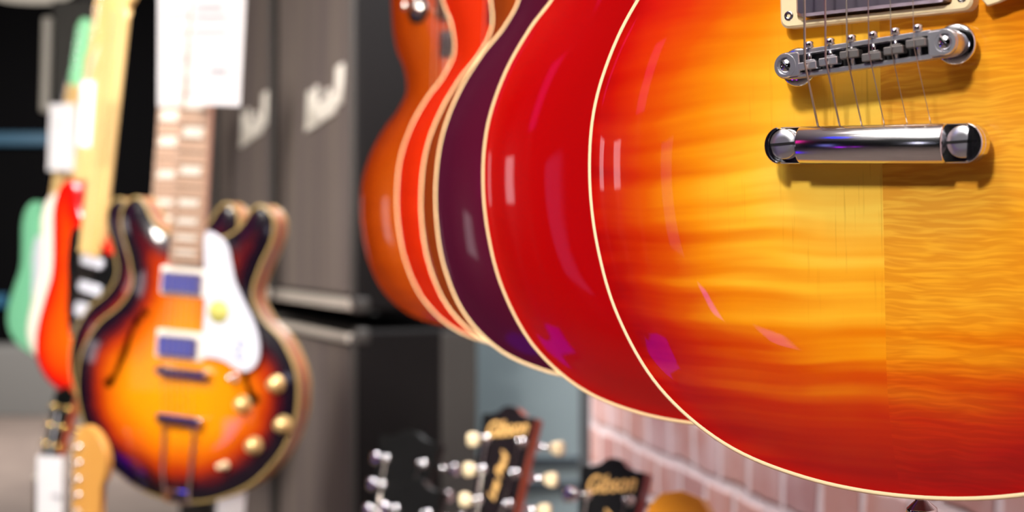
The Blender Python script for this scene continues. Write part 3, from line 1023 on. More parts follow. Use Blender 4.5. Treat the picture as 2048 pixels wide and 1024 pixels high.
def semi_hollow(label, loc, rot, group):
    root = empty('semi_hollow_guitar', (loc[0], loc[1], loc[2]+ZC), (rot[1], rot[2], rot[0]), 'YXZ')
    tag(root, label, 'guitar', group)
    from_mesh('body', ES_RIM, BURST_SIDE, root, False)
    from_mesh('top', ES_TOP, TOP_ES, root, False)
    from_mesh('binding', ES_B1, ES_BIND, root, False)
    from_mesh('back_binding', ES_B2, ES_BIND, root, False)
    nz = 0.19+0.628+0.03
    bm = bmesh.new()
    add_neck(bm, 0.43, nz, 0.057, 0.044, 0.018, 0.016, 0.026, 0.020)
    mesh_obj('neck', bm, BURST_SIDE, root)
    bm = bmesh.new()
    add_plate(bm, [(-0.0300, 0.394-ZO), (0.0300, 0.394-ZO), (0.0225, nz-ZO), (-0.0225, nz-ZO)], -0.026, -0.012, 0.0012)
    fb = mesh_obj('fretboard', bm, ROSE_GLARE, root)
    br = 0.222
    scale = nz-br
    fz = [br+scale*2**(-k/12) for k in range(0, 23)]
    for k in range(1, 23):
        bm = bmesh.new()
        f = (fz[k]-0.394)/(nz-0.394)
        wd = 0.0585*(1-f)+0.044*f
        add_box(bm, P3(0, fz[k], 0.0265), (wd, 0.0018, 0.0022), bev=0.0005)
        mesh_obj('fret', bm, SLOT, root)
    for k in (1, 3, 5, 7, 9, 12, 15, 17, 19, 21):
        z = (fz[k-1]+fz[k])/2
        hh = (fz[k-1]-fz[k])/2-0.003
        bm = bmesh.new()
        add_plate(bm, [(x, q+z-ZO) for x, q in parallelogram(0.0195, hh)], -0.0265, -0.0255)
        mesh_obj('inlay', bm, PEARL, fb)
    bm = bmesh.new()
    xf = lambda x, y, s: Vector(head_xf(x, y, s, nz, h0=0.018))
    half = [(0.0215, -0.004), (0.0225, 0.010), (0.028, 0.030), (0.0325, 0.060), (0.030, 0.120), (0.034, 0.180), (0.018, 0.196), (0.0, 0.200)]
    add_plate(bm, half+[(-x, s) for x, s in half[-2::-1]], 0.0, 0.0145, 0.0006, xf)
    hd = mesh_obj('headstock', bm, BLACK_GLOSS, root)
    for s in (0.143, 0.105, 0.067):
        for side in (-1, 1):
            tuner_peg(hd, side*0.022, s, xf, side, CREAM, NICKEL)
    # pickups
    for z in (0.367, 0.265):
        bm = bmesh.new()
        add_plate(bm, rrect(-0.004, z-ZO, 0.088, 0.046, 0.004), -(0.017), -0.006, 0.001)
        ring = mesh_obj('pickup_ring', bm, PEARL, root)
        bm = bmesh.new()
        add_plate(bm, rrect(-0.006, z-ZO-0.003, 0.074, 0.034, 0.004), -0.0235, -0.012, 0.003)
        bmesh.ops.recalc_face_normals(bm, faces=bm.faces[:])
        mesh_obj('pickup_cover', bm, CHROME, ring, False)
    bm = bmesh.new()
    add_plate(bm, capsule(0.008, br-ZO, 0.040, 0.0065), -0.030, -0.020, 0.001)
    for sx in (-1, 1):
        add_cyl(bm, P3(0.008+sx*0.036, br, 0.017), (0, 1, 0), 0.008, 0.008, 0.012)
    mesh_obj('bridge', bm, NICKEL, root)
    # trapeze tailpiece
    bm = bmesh.new()
    add_box(bm, P3(0.008, 0.145, 0.022), (0.082, 0.010, 0.018), bev=0.004)
    for sx in (-1, 1):
        add_tube(bm, [P3(0.008+sx*0.028, 0.142, 0.020), P3(0.006+sx*0.026, 0.060, 0.016), P3(0.004+sx*0.020, 0.020, 0.008)], 0.0025, 8)
    add_box(bm, P3(0.003, 0.022, 0.004), (0.050, 0.010, 0.020), bev=0.002)
    mesh_obj('tailpiece', bm, CHROME, root)
    bm = bmesh.new()
    add_box(bm, Vector((0.003, 0.008, 0.010-ZO)), (0.044, 0.022, 0.003), bev=0.001)
    mesh_obj('tailpiece_hinge', bm, CHROME, root)
    for k in range(6):
        bm = bmesh.new()
        add_tube(bm, [P3(0.006+string_x(k, 0.0104), 0.148, 0.024), P3(0.004+string_x(k, 0.0104), br, 0.0315), P3(string_x(k, 0.0072), nz, 0.0290)], 0.0005-0.00005*k, 6)
        mesh_obj('string', bm, STRING, root)
    # pickguard with sticker and emblem
    bm = bmesh.new()
    o = cr([(0.031, 0.446), (0.050, 0.446), (0.072, 0.430), (0.082, 0.402), (0.092, 0.372), (0.112, 0.340), (0.130, 0.312), (0.142, 0.280), (0.141, 0.252), (0.126, 0.236), (0.106, 0.236), (0.085, 0.246), (0.066, 0.250), (0.043, 0.252), (0.040, 0.270), (0.040, 0.300), (0.040, 0.340), (0.034, 0.400)], 4)
    add_plate(bm, [(x, z-ZO) for x, z in o], -0.0215, -0.0190, 0.0005)
    pg = mesh_obj('pickguard', bm, WHITE, root)
    bm = bmesh.new()
    add_lathe(bm, P3(0.066, 0.324, 0.0215), (0, -1, 0), [(0, 0.0004), (0.0185, 0.0004), (0.0185, 0)], 28)
    mesh_obj('sticker', bm, mat('yellow_green_sticker', (196, 190, 96), 0.6), pg, True)
    bm = bmesh.new()
    add_stroke(bm, [(0.118, 0.279), (0.108, 0.282), (0.104, 0.274), (0.111, 0.268), (0.103, 0.262), (0.104, 0.254), (0.113, 0.252), (0.119, 0.257)], 0.0016, -0.0220, -0.0214, lambda x, y, z: Vector((x, y, z-ZO)))
    mesh_obj('emblem', bm, mat('blue_grey_emblem', (120, 130, 175), 0.4), pg)
    for x, z in ((0.1700, 0.2185), (0.1170, 0.1815), (0.185, 0.1563), (0.1395, 0.1187)):
        bm = bmesh.new()
        b = ES_S.h(x, z)
        add_lathe(bm, P3(x, z, b), (0, -1, 0), [(0, 0), (0.0145, 0), (0.0145, 0.003), (0.0100, 0.006), (0.0095, 0.017), (0.0085, 0.0185), (0, 0.019)], 24)
        mesh_obj('knob', bm, KNOB_GOLD, root, True)
    for x, z, nm in ((0.0905, 0.082, 'toggle_switch'), (0.0985, 0.222, 'pickguard_screw')):
        bm = bmesh.new()
        add_lathe(bm, P3(x, z, ES_S.h(x, z)), (0, -1, 0), [(0, 0), (0.007, 0), (0.007, 0.004), (0.003, 0.005), (0.003, 0.012), (0.005, 0.015), (0.005, 0.022), (0, 0.024)], 16)
        mesh_obj(nm, bm, CREAM if nm[0] == 't' else CHROME, root, True)
    return root
KNOB_GOLD = mat('gold_knob', (226, 196, 130), 0.3, 0.6, coat=0.5)
ESG = 'sunburst semi hollow guitars'
semi_hollow('sunburst semi hollow guitar with f holes, white pickguard and round sticker', (-0.5329, 2.4125, -0.3123), (-0.3409, -0.0282, 0.0659), ESG)
semi_hollow('sunburst semi hollow guitar mostly hidden behind the one with the white pickguard', (-0.651, 2.78, -0.303), (-0.34, -0.0282, 0.050), ESG)

# ------------------------------------------------------------------ double cutaway solid bodies on the far left
SL = [(0, 5), (-50, 7), (-95, 14), (-140, 32), (-172, 66), (-180, 120), (-165, 190), (-148, 255), (-156, 320), (-168, 385), (-162, 430), (-142, 458), (-118, 468),
      (-100, 452), (-85, 420), (-65, 392), (-36, 378)]
SR = [(36, 360), (66, 352), (92, 362), (108, 388), (128, 398), (142, 384), (142, 352), (130, 315), (122, 285), (130, 245), (152, 208), (174, 165), (180, 122), (172, 80), (148, 40), (108, 16), (54, 6)]
SF = 0.95
def sc_(p):
    return (p[0]*SF/1000, ZO+(p[1]/1000-0.125)*SF)
ST_O = ccw(cr([sc_(p) for p in SL+SR], 6))
ST_S = Surf(ST_O, 0.0045, 0.016, lip=-0.001, dip=0.0)
ST_TOP = top_mesh('top', ST_S, 0.009)
ST_RIM = rim_mesh('body', ST_O, 0.044, 0.006)
SUN_STRAT = burst('orange_red_sunburst', T((0.0, (170, 8, 10)), (0.10, (206, 20, 8)), (0.25, (232, 66, 8)), (0.6, (240, 96, 10))), rough=0.25)
MINT = mat('seafoam_green', (120, 196, 152), 0.3, coat=0.7)
MINT_L = mat('seafoam_headstock', (150, 226, 172), 0.3, coat=0.7)
OFFW = mat('off_white_lacquer', (236, 226, 212), 0.3, coat=0.7)

def double_cut(label, loc, rot, top_m, group, head_m=MAPLE, guard=BLACK, tagged=False):
    root = empty('double_cutaway_guitar', (loc[0], loc[1], loc[2]+ZC), (rot[1], rot[2], rot[0]), 'YXZ')
    tag(root, label, 'guitar', group)
    q = lambda x, z: (x*SF, ZO+(z-0.125)*SF)
    from_mesh('body', ST_RIM, top_m if top_m is not SUN_STRAT else SUNSIDE, root)
    from_mesh('top', ST_TOP, top_m, root)
    nz = q(0, 0.845)[1]
    z0 = q(0, 0.335)[1]
    bm = bmesh.new()
    add_neck(bm, z0, nz, 0.064, 0.050, 0.012, 0.011, 0.026, 0.022)
    nk = mesh_obj('neck', bm, MAPLE, root)
    bm = bmesh.new()
    add_plate(bm, [(-0.0325, z0-ZO-0.012), (0.0325, z0-ZO-0.012), (0.0255, nz-ZO), (-0.0255, nz-ZO)], -0.018, -0.0115, 0.0012)
    fb = mesh_obj('fretboard', bm, MAPLE, root)
    # pickguard
    bm = bmesh.new()
    o = cr([q(x, z) for x, z in [(-0.045, 0.37), (-0.085, 0.36), (-0.088, 0.30), (-0.075, 0.24), (-0.068, 0.19), (-0.050, 0.145), (-0.015, 0.13), (0.03, 0.13), (0.08, 0.12), (0.12, 0.10), (0.13, 0.14), (0.11, 0.20), (0.095, 0.26), (0.10, 0.31), (0.08, 0.335), (0.045, 0.335)]], 4)
    add_plate(bm, [(x, z-ZO) for x, z in o], -0.0070, -0.0040, 0.0006)
    pg = mesh_obj('pickguard', bm, guard, root)
    for (x, z, hh) in ((0.007, 0.308, 0.024), (0.009, 0.251, 0.026), (0.006, 0.200, 0.034)):
        x, z = q(x, z)
        bm = bmesh.new()
        add_plate(bm, rrect(x, z-ZO, 0.074, hh*0.86, 0.009), -0.0125, -0.006, 0.0015)
        mesh_obj('pickup', bm, WHITE, root)
    bm = bmesh.new()
    x, z = q(-0.004, 0.152)
    add_box(bm, P3(x, z, 0.010), (0.058, 0.010, 0.030), bev=0.002)
    mesh_obj('bridge', bm, CHROME_SOFT, root)
    for dx, dz in ((0.075, 0.15), (0.098, 0.11), (0.115, 0.075)):
        x, z = q(dx, dz)
        knob(root, x, z, ST_S, WHITE, h=0.014)
    # headstock: six tuners in line
    bm = bmesh.new()
    xf = lambda x, y, s: Vector((x, -0.010+y+0.004*min(1, max(0, s)/0.03), nz-ZO+s))
    H = [(-0.021, -0.01), (-0.024, 0.012), (-0.034, 0.022), (-0.030, 0.060), (-0.027, 0.110), (-0.027, 0.140), (-0.030, 0.165), (-0.014, 0.190), (0.012, 0.188), (0.036, 0.168), (0.046, 0.140), (0.040, 0.112), (0.026, 0.095), (0.030, 0.060), (0.033, 0.030), (0.021, 0.008), (0.021, -0.01)]
    add_plate(bm, cr(H, 4), 0.0, 0.014, 0.001, xf)
    hd = mesh_obj('headstock', bm, head_m, root)
    for k in range(6):
        tuner_peg(hd, -0.016, 0.030+0.0255*k, xf, -1, CHROME_SOFT, CHROME, 0.028)
    for k in range(6):
        bm = bmesh.new()
        a = q(0.0, 0.155)
        add_tube(bm, [P3(string_x(k, 0.0104), a[1], 0.018), P3(string_x(k, 0.0070), nz, 0.0205)], 0.0004, 6)
        mesh_obj('string', bm, STRING, root)
    return root
SUNSIDE = mat('red_side', (176, 14, 10), 0.3, coat=0.7)
DCG = 'double cutaway guitars hanging at the far left'
k_ = 0.95
SP = [[-0.9223, 3.2322, -0.2314, -0.6848, -0.025, 0.1626], [-1.1581, 3.9262, -0.2401, -0.6466, -0.0216, 0.1469], [-1.4299, 4.5902, -0.249, -0.6047, -0.0137, 0.1996]]
def sp(a):
    return [v*k_ for v in a[:3]], a[3:]
double_cut('orange red sunburst double cutaway guitar with maple neck and black pickguard', *sp(SP[0]), SUN_STRAT, DCG)
double_cut('off white double cutaway guitar showing as a pale band left of the orange red one', *sp(SP[1]), OFFW, DCG)
double_cut('seafoam green double cutaway guitar with matching headstock, leftmost of the hanging guitars', *sp(SP[2]), MINT, DCG, head_m=MINT_L, guard=WHITE)
p_, r_ = low_pose(172, 850, 2.35, yaw=-0.6, roll=0.03)
# lower-row maple headstock guitar: its headstock tip stands under the red guitar
nzl = ZO+(0.845-0.125)*SF
R_ = Euler((0, 0.03, -0.6), 'YXZ').to_matrix()
q_ = R_ @ Vector((0, -0.006, nzl-ZO+0.185))
X_ = (172-1024)/3000*2.35
z_ = (475-862)/3000*2.35
double_cut('maple headstock with chrome tuners at the bottom left below the semi hollow guitar', [X_-q_.x, 2.35-q_.y, z_-q_.z], [-0.6, 0, 0.03], SUN_STRAT, LOWG, head_m=MAPLE_AMBER)

# ------------------------------------------------------------------ price tags
def price_tag(label, px, py, d, w_, h_, yaw, roll, bars, m=PAPER, group='paper price tags'):
    X = (px-1024)/3000*d
    z = (475-py)/3000*d+ZC
    root = empty('price_tag', (X, d, z), (0.0, roll, yaw), 'YXZ')
    tag(root, label, 'price tag', group)
    bm = bmesh.new()
    n = 10
    # a slightly curled card
    fr, bk = [], []
    for i in range(n+1):
        t = i/n-0.5
        c = 0.006*math.cos(t*2.2)
        fr.append((bm.verts.new((t*w_, -c, h_/2)), bm.verts.new((t*w_, -c-0.003, -h_/2))))
        bk.append((bm.verts.new((t*w_, -c+0.0006, h_/2)), bm.verts.new((t*w_, -c-0.0024, -h_/2))))
    for a, b in zip(fr, fr[1:]):
        bm.faces.new((a[0], b[0], b[1], a[1]))
    for a, b in zip(bk, bk[1:]):
        bm.faces.new((a[1], b[1], b[0], a[0]))
    bm.faces.new((fr[0][0], fr[0][1], bk[0][1], bk[0][0]))
    bm.faces.new((fr[-1][1], fr[-1][0], bk[-1][0], bk[-1][1]))
    for i in range(n):
        bm.faces.new((fr[i][0], bk[i][0], bk[i+1][0], fr[i+1][0]))
        bm.faces.new((fr[i][1], fr[i+1][1], bk[i+1][1], bk[i][1]))
    bmesh.ops.recalc_face_normals(bm, faces=bm.faces[:])
    mesh_obj('card', bm, m, root)
    for x, zz, bw, bh in bars:
        bm = bmesh.new()
        add_box(bm, Vector((x*w_, -0.0085-0.0015, zz*h_)), (bw*w_, 0.0006, bh*h_))
        mesh_obj('printed_block', bm, PRINT, root)
    bm = bmesh.new()
    add_tube(bm, [(0, -0.006, h_/2-0.004), (0.004, 0.0, h_/2+0.03), (0.0, 0.02, h_/2+0.07)], 0.0008, 6)
    mesh_obj('tag_string', bm, WHITE, root)
    return root
price_tag('large white price tag on the neck of the front semi hollow guitar', 437, 90, 2.33, 0.092, 0.190, -0.30, 0.05,
          [(-0.15, 0.30, 0.5, 0.02), (-0.1, 0.22, 0.6, 0.015), (0.08, -0.22, 0.3, 0.04), (-0.1, -0.40, 0.6, 0.012), (-0.1, 0.1, 0.6, 0.012), (-0.2, 0.42, 0.4, 0.03)])
price_tag('white price tag overlapped at its right side by the largest tag', 360, 92, 2.48, 0.076, 0.200, -0.30, 0.0, [(0.0, 0.25, 0.6, 0.02), (0.0, 0.1, 0.5, 0.015), (0.0, -0.1, 0.6, 0.012)])
price_tag('narrow white price tag on the neck of the seafoam green guitar', 126, 275, 4.25, 0.086, 0.190, -0.3, 0.03, [(0, 0.2, 0.5, 0.02)])
price_tag('pinkish white price tag on the maple neck of the orange red guitar', 176, 228, 2.93, 0.040, 0.127, -0.6, 0.08, [(0, 0.2, 0.5, 0.02)], m=mat('pinkish_paper', (244, 226, 236), 0.7))
price_tag('white price tag hanging at the bottom left beside the maple headstock', 100, 990, 2.5, 0.050, 0.13, -0.3, 0.0, [(0.3, 0.0, 0.3, 0.05)])
price_tag('white price tag below the tail end of the semi hollow guitar', 462, 1015, 2.9, 0.060, 0.070, -0.3, 0.06, [])

# ------------------------------------------------------------------ loudspeaker cabinets
def cloth(name, a, b):
    m = mat(name, a, 0.85)
    t = NT(m)
    tc = t.n('ShaderNodeTexCoord')
    mp = t.n('ShaderNodeMapping')
    mp.inputs['Scale'].default_value = (16, 16, 1.0)
    t.l(tc.outputs['Object'], mp.inputs['Vector'])
    n = t.n('ShaderNodeTexNoise', i_Scale=1.0, i_Detail=3.0)
    t.l(mp.outputs[0], n.inputs['Vector'])
    wv = t.n('ShaderNodeTexNoise', i_Scale=900.0, i_Detail=1.0)
    t.l(tc.outputs['Object'], wv.inputs['Vector'])
    r = t.ramp(n.outputs['Fac'], [(0.30, lin(a)), (0.70, lin(b))])
    t.l(t.mix(t.math('MULTIPLY', wv.outputs['Fac'], 0.5), r.outputs[0], lin(tuple(v*0.6 for v in a))), t.b.inputs['Base Color'])
    return m
GRILLE = cloth('grey_brown_grille_cloth', (98, 87, 86), (124, 112, 102))
TOLEX = mat('black_tolex', (15, 11, 11), 0.6, spec=0.2)
TOLEX_EDGE = mat('dark_grey_edging', (60, 56, 53), 0.5)
PIPING = mat('pale_metal_piping', (214, 204, 192), 0.35, 0.3)
LOGOW = mat('white_script', (246, 240, 228), 0.4)
MBIG = text_mesh('M', 0.128, 0.25, 0.006, 0.003)
MARS = text_mesh('arsha', 0.090, 0.25, 0.007, 0.003)
MLL = text_mesh('ll', 0.128, 0.25, 0.006, 0.003)

AX = Vector((-0.395, 0.919, 0)).normalized()      # along the fronts, going away
AY = Vector((0.919, 0.395, 0)).normalized()       # into the cabinets
def cabinet(label, corner, z0, h_, width=0.77, depth=0.33, logo=True, group='loudspeaker cabinets', pipe_bottom=False, pipe_top=False):
    """corner: near front corner on the floor plan; local x runs away along the front, y into the box"""
    root = empty('speaker_cabinet', (corner[0], corner[1], z0))
    root.rotation_euler = (0, 0, math.atan2(-AX.y, -AX.x))     # local -x = away
    tag(root, label, 'loudspeaker', group)
    L = lambda x, y, z: Vector((-x, y, z))      # x away from the near corner
    bm = bmesh.new()
    add_box(bm, L(width/2, depth/2, h_/2), (width, depth, h_), bev=0.012, seg=3)
    sh = mesh_obj('cabinet_shell', bm, TOLEX, root)
    bm = bmesh.new()
    add_box(bm, L(width/2, -0.002, h_/2), (width-0.045, 0.012, h_-0.09), bev=0.003)
    mesh_obj('grille', bm, GRILLE, root)
    for z in ([h_-0.022] if pipe_top else [])+([0.020] if pipe_bottom else []):
        bm = bmesh.new()
        add_box(bm, L(width/2, -0.010, z), (width-0.03, 0.022, 0.030 if pipe_bottom and z < 0.1 else 0.020), bev=0.004)
        mesh_obj('piping_strip', bm, PIPING, root)
    for x in (0.010, width-0.010):
        bm = bmesh.new()
        add_box(bm, L(x, -0.005, h_/2), (0.016, 0.014, h_-0.03), bev=0.004)
        mesh_obj('side_trim', bm, TOLEX_EDGE if x < 0.1 else TOLEX, root)  # near trim greyer as if lit, far trim black for the dark gap
    bm = bmesh.new()
    add_box(bm, L(0.002, depth-0.05, h_/2), (0.012, 0.10, h_-0.02), bev=0.004)
    mesh_obj('back_edge', bm, TOLEX_EDGE, root)
    for x, y in ((0.0, 0.0), (0.0, depth), (width, 0.0)):
        for z in (0.0, h_):
            bm = bmesh.new()
            add_box(bm, L(x+(0.018 if x == 0 else -0.018), y+(0.018 if y == 0 else -0.018), z+(0.018 if z == 0 else -0.018)), (0.044, 0.044, 0.044), bev=0.012, seg=3)
            mesh_obj('metal_corner', bm, TOLEX_EDGE, root)
    if logo:
        bm = bmesh.new()
        B = Matrix(((1, 0, 0, 0), (0, 0, -1, -0.012), (0, 1, 0, 0), (0, 0, 0, 1)))
        cx, cz = logo
        Rz = Matrix.Rotation(math.radians(6), 4, 'Z')
        T0 = Matrix.Translation(L(cx, 0, cz)) @ B @ Rz
        add_mesh(bm, MBIG, T0 @ Matrix.Translation((-0.120, -0.006, 0)))
        add_mesh(bm, MARS, T0 @ Matrix.Translation((0.010, -0.022, 0)))
        add_mesh(bm, MLL, T0 @ Matrix.Translation((0.138, 0.004, 0)))
        add_mesh(bm, text_mesh('_', 0.26, 0.2, 0.003, 0.003), T0 @ Matrix.Translation((-0.10, 0.056, 0)))
        mesh_obj('script_logo', bm, LOGOW, root)
    return root
C1 = Vector((-0.395, 3.80, 0))
C2 = C1+AX*0.83
C3 = C2+AX*0.83
ZB = ZC-0.19
cabinet('black speaker cabinet with grey cloth and big white script logo, upper of the nearest stack', C1, ZB, 1.02, logo=(0.255, 0.56), pipe_bottom=True)
cabinet('black speaker cabinet under the nearest one with the big logo, mostly behind the left guitars', C1, ZB-0.045-0.76, 0.76, logo=False, pipe_top=True)
cabinet('black speaker cabinet with smaller white script logo right of the price tags', C2, ZB, 1.02, logo=(0.22, 0.56), pipe_bottom=True)
cabinet('lower speaker cabinet of the middle stack, behind the semi hollow guitar', C2, ZB-0.045-0.76, 0.76, logo=False, pipe_top=True)
cabinet('farthest upper speaker cabinet glimpsed between the guitar necks', C3, ZB, 1.02, logo=False)
cabinet('farthest lower speaker cabinet glimpsed between the hanging guitars', C3, ZB-0.045-0.76, 0.76, logo=False)
for i, c in enumerate((C1, C2, C3)):
    bm = bmesh.new()
    zt = ZB-0.045-0.76
    add_box(bm, Vector((-0.385, 0.165, zt/2-0.0015)), (0.75, 0.31, zt-0.006), bev=0.01)
    o = mesh_obj('plinth', bm, TOLEX)
    o.location = (c.x, c.y, 0)
    o.rotation_euler = (0, 0, math.atan2(-AX.y, -AX.x))
    tag(o, ['low black plinth under the nearest speaker stack', 'low black plinth under the middle speaker stack', 'low black plinth under the farthest speaker stack'][i], 'plinth', 'plinths')

# ------------------------------------------------------------------ the room
def struct(name, bm, m, loc=(0, 0, 0), rz=0.0):
    o = mesh_obj(name, bm, m)
    o.location = loc
    o.rotation_euler = (0, 0, rz)
    o['kind'] = 'structure'
    return o

# brick wall on the right, running away to the left
mb = mat('whitewashed_brick', (190, 120, 110), 0.85)
t = NT(mb)
tc = t.n('ShaderNodeTexCoord')
sx = t.n('ShaderNodeSeparateXYZ')
t.l(tc.outputs['Object'], sx.inputs[0])
cb = t.n('ShaderNodeCombineXYZ')
t.l(sx.outputs[0], cb.inputs[0])
t.l(sx.outputs[2], cb.inputs[1])
dn = t.n('ShaderNodeTexNoise', i_Scale=14.0, i_Detail=3.0)
t.l(tc.outputs['Object'], dn.inputs['Vector'])
ad = t.n('ShaderNodeVectorMath', operation='MULTIPLY_ADD')
t.l(dn.outputs['Color'], ad.inputs[0])
ad.inputs[1].default_value = (0.022, 0.022, 0)
t.l(cb.outputs[0], ad.inputs[2])
bk = t.n('ShaderNodeTexBrick')
bk.inputs['Scale'].default_value = 1.0
bk.inputs['Brick Width'].default_value = 0.115
bk.inputs['Row Height'].default_value = 0.078
bk.inputs['Mortar Size'].default_value = 0.0095
bk.inputs['Mortar Smooth'].default_value = 0.5
bk.inputs['Color1'].default_value = lin((214, 160, 146))
bk.inputs['Color2'].default_value = lin((178, 136, 138))
bk.inputs['Mortar'].default_value = lin((238, 224, 226))
t.l(ad.outputs[0], bk.inputs['Vector'])
sm = t.n('ShaderNodeTexNoise', i_Scale=7.0, i_Detail=4.0)
t.l(tc.outputs['Object'], sm.inputs['Vector'])
smr = t.ramp(sm.outputs['Fac'], [(0.46, (0, 0, 0, 1)), (0.68, (0.75, 0.75, 0.75, 1))])
t.l(t.mix(smr.outputs[0], bk.outputs['Color'], lin((222, 200, 204))), t.b.inputs['Base Color'])
bp = t.n('ShaderNodeBump', i_Strength=0.5, i_Distance=0.01)
t.l(t.math('SUBTRACT', 1.0, bk.outputs['Fac']), bp.inputs['Height'])
t.l(bp.outputs[0], t.b.inputs['Normal'])
WD = Vector((-0.215, 1, 0)).normalized()
bm = bmesh.new()
add_box(bm, Vector((-3.0, -0.06, 1.85)), (6.0, 0.12, 3.7))
# local +x follows WD away from the camera; ends at (0.146, 2.8)
struct('wall_right', bm, mb, (0.146, 2.80, 0), math.atan2(WD.y, WD.x))

# pale blue-grey panelled wall behind
mp_ = mat('blue_grey_panel', (140, 154, 158), 0.55)
bm = bmesh.new()
add_box(bm, Vector((0.0, 0.06, 1.85)), (2.2, 0.12, 3.7))
struct('wall_back', bm, mp_, (0.9, 4.60, 0))
bm = bmesh.new()
for z in (ZC-0.685, ZC-0.760):
    add_box(bm, Vector((0.0, 0.0, z)), (2.1, 0.03, 0.022))
struct('trim_1', bm, mat('dark_slat_groove', (58, 66, 74), 0.5), (0.9, 4.595, 0))
bm = bmesh.new()
add_box(bm, Vector((0, 0, 1.85)), (0.025, 0.03, 3.7))
struct('corner_strip', bm, mat('dark_corner_strip', (66, 72, 76), 0.5), (0.140, 2.83, 0))  # dark upright strip where the brick wall ends

mf = mat('beige_carpet', (158, 138, 128), 0.9)
t = NT(mf)
tc = t.n('ShaderNodeTexCoord')
nn = t.n('ShaderNodeTexNoise', i_Scale=3.0, i_Detail=5.0)
t.l(tc.outputs['Object'], nn.inputs['Vector'])
t.l(t.ramp(nn.outputs['Fac'], [(0.3, lin((98, 86, 80))), (0.7, lin((114, 102, 94)))]).outputs[0], t.b.inputs['Base Color'])
bm = bmesh.new()
add_box(bm, Vector((-2.5, 4.0, -0.05)), (13, 16.2, 0.1))
struct('floor', bm, mf)
bm = bmesh.new()
add_box(bm, Vector((-2.5, 4.0, 3.76)), (13, 16.2, 0.1))
struct('ceiling', bm, mat('pale_ceiling', (200, 198, 196), 0.9))
bm = bmesh.new()
BLACKWALL = mat('black_wall', (5, 5, 6), 0.9, spec=0.05)
add_box(bm, Vector((-2.5, 12.0, 1.85)), (13, 0.15, 3.7))
struct('wall_far', bm, BLACKWALL)
bm = bmesh.new()
add_box(bm, Vector((-4.2, 11.55, 0.26)), (5.6, 0.5, 0.52), bev=0.01)
o = mesh_obj('display_counter', bm, mat('grey_laminate', (104, 104, 102), 0.6))
tag(o, 'low grey display counter against the black far wall', 'counter')
for i, (x, z, w_) in enumerate(((-4.6, ZC+0.78, 1.9), (-4.75, ZC-0.50, 1.5))):
    bm = bmesh.new()
    add_box(bm, Vector((0, 0, 0)), (w_, 0.05, 0.10), bev=0.01)
    o = mesh_obj('light_strip', bm, mat('teal_glow', (20, 60, 80), 0.5, emit=(20, 92, 128), es=0.08 if i == 0 else 0.4))
    o.location = (x, 11.88, z)
    tag(o, ['upper dim teal light strip on the black far wall', 'lower teal light strip on the black far wall'][i], 'light', 'teal light strips')

bm = bmesh.new()
add_box(bm, Vector((-8.9, 4.0, 1.85)), (0.15, 16, 3.7))
struct('wall_left', bm, BLACKWALL)
bm = bmesh.new()
add_box(bm, Vector((-2.5, -4.0, 1.85)), (13, 0.15, 3.7))
struct('wall_behind', bm, BLACKWALL)
# slim pale display frame and ceiling lamp at upper left
root = empty('hanging_display', (-1.86, 6.0, ZC+0.50))
tag(root, 'dark hanging display panel with a slim pale left edge, behind the green guitar', 'display')
bm = bmesh.new()
add_box(bm, Vector((0, 0, 0.19)), (0.036, 0.03, 0.38), Euler((0, 0.03, 0)).to_matrix(), bev=0.008)
mesh_obj('pale_edge', bm, mat('pale_grey_metal', (176, 170, 156), 0.4), root)
bm = bmesh.new()
add_box(bm, Vector((0.15, 0.02, 0.20)), (0.26, 0.02, 0.50), bev=0.006)
mesh_obj('display_panel', bm, mat('dark_olive_panel', (44, 42, 34), 0.6), root)
bm = bmesh.new()
add_cyl(bm, Vector((0.15, 0.02, 1.15)), (0, 0, 1), 0.008, 0.008, 1.40)
mesh_obj('hanging_rod', bm, TOLEX_EDGE, root)
root = empty('ceiling_lamp', (-2.25, 7.0, 2.53))
tag(root, 'round white ceiling lamp cut by the top left corner', 'lamp')
bm = bmesh.new()
add_lathe(bm, (0, 0, 0), (0, 0, 1), [(0, -0.075), (0.15, -0.07), (0.20, -0.04), (0.215, 0.0), (0.215, 0.08), (0, 0.09)], 36)
mesh_obj('lamp_shade', bm, mat('lamp_glow', (230, 225, 212), 0.5, emit=(214, 206, 190), es=0.55), root, True)
bm = bmesh.new()
add_cyl(bm, Vector((0, 0, 0.63)), (0, 0, 1), 0.012, 0.012, 1.09)
mesh_obj('lamp_rod', bm, TOLEX_EDGE, root)

# fluorescent ceiling fixtures over the aisle; seen in the lacquer and chrome
def fixture(loc, size, rz, color, es, label, cat='lamp', group='ceiling light fixtures'):
    root = empty('ceiling_light', loc, (0, 0, rz))
    tag(root, label, cat, group)
    bm = bmesh.new()
    add_box(bm, Vector((0, 0, 0.03)), (size[0]+0.06, size[1]+0.06, 0.06), bev=0.01)
    mesh_obj('housing', bm, TOLEX_EDGE, root)
    bm = bmesh.new()
    add_box(bm, Vector((0, 0, -0.01)), (size[0], size[1], 0.03), bev=0.006)
    mesh_obj('diffuser', bm, mat('diffuser', color, 0.5, emit=color, es=es), root)
WHT = (255, 248, 240)
for i, (x, y, sx_, sy_, e_) in enumerate(((-1.6, 0.2, 0.9, 1.2, 1.3), (-0.5, -0.9, 0.9, 1.2, 1.3), (0.5, 0.3, 0.9, 1.2, 1.3), (-5.3, -2.4, 0.6, 1.6, 0.5), (-2.6, -0.8, 0.3, 1.4, 3.0))):
    fixture((x, y, 3.64), (sx_, sy_, 0), 0.0, WHT, e_, ['square ceiling light left of the viewer', 'square ceiling light behind the viewer', 'square ceiling light right above the nearest guitar', 'ceiling light above the left aisle', 'slim ceiling light far behind the viewer on the left'][i])

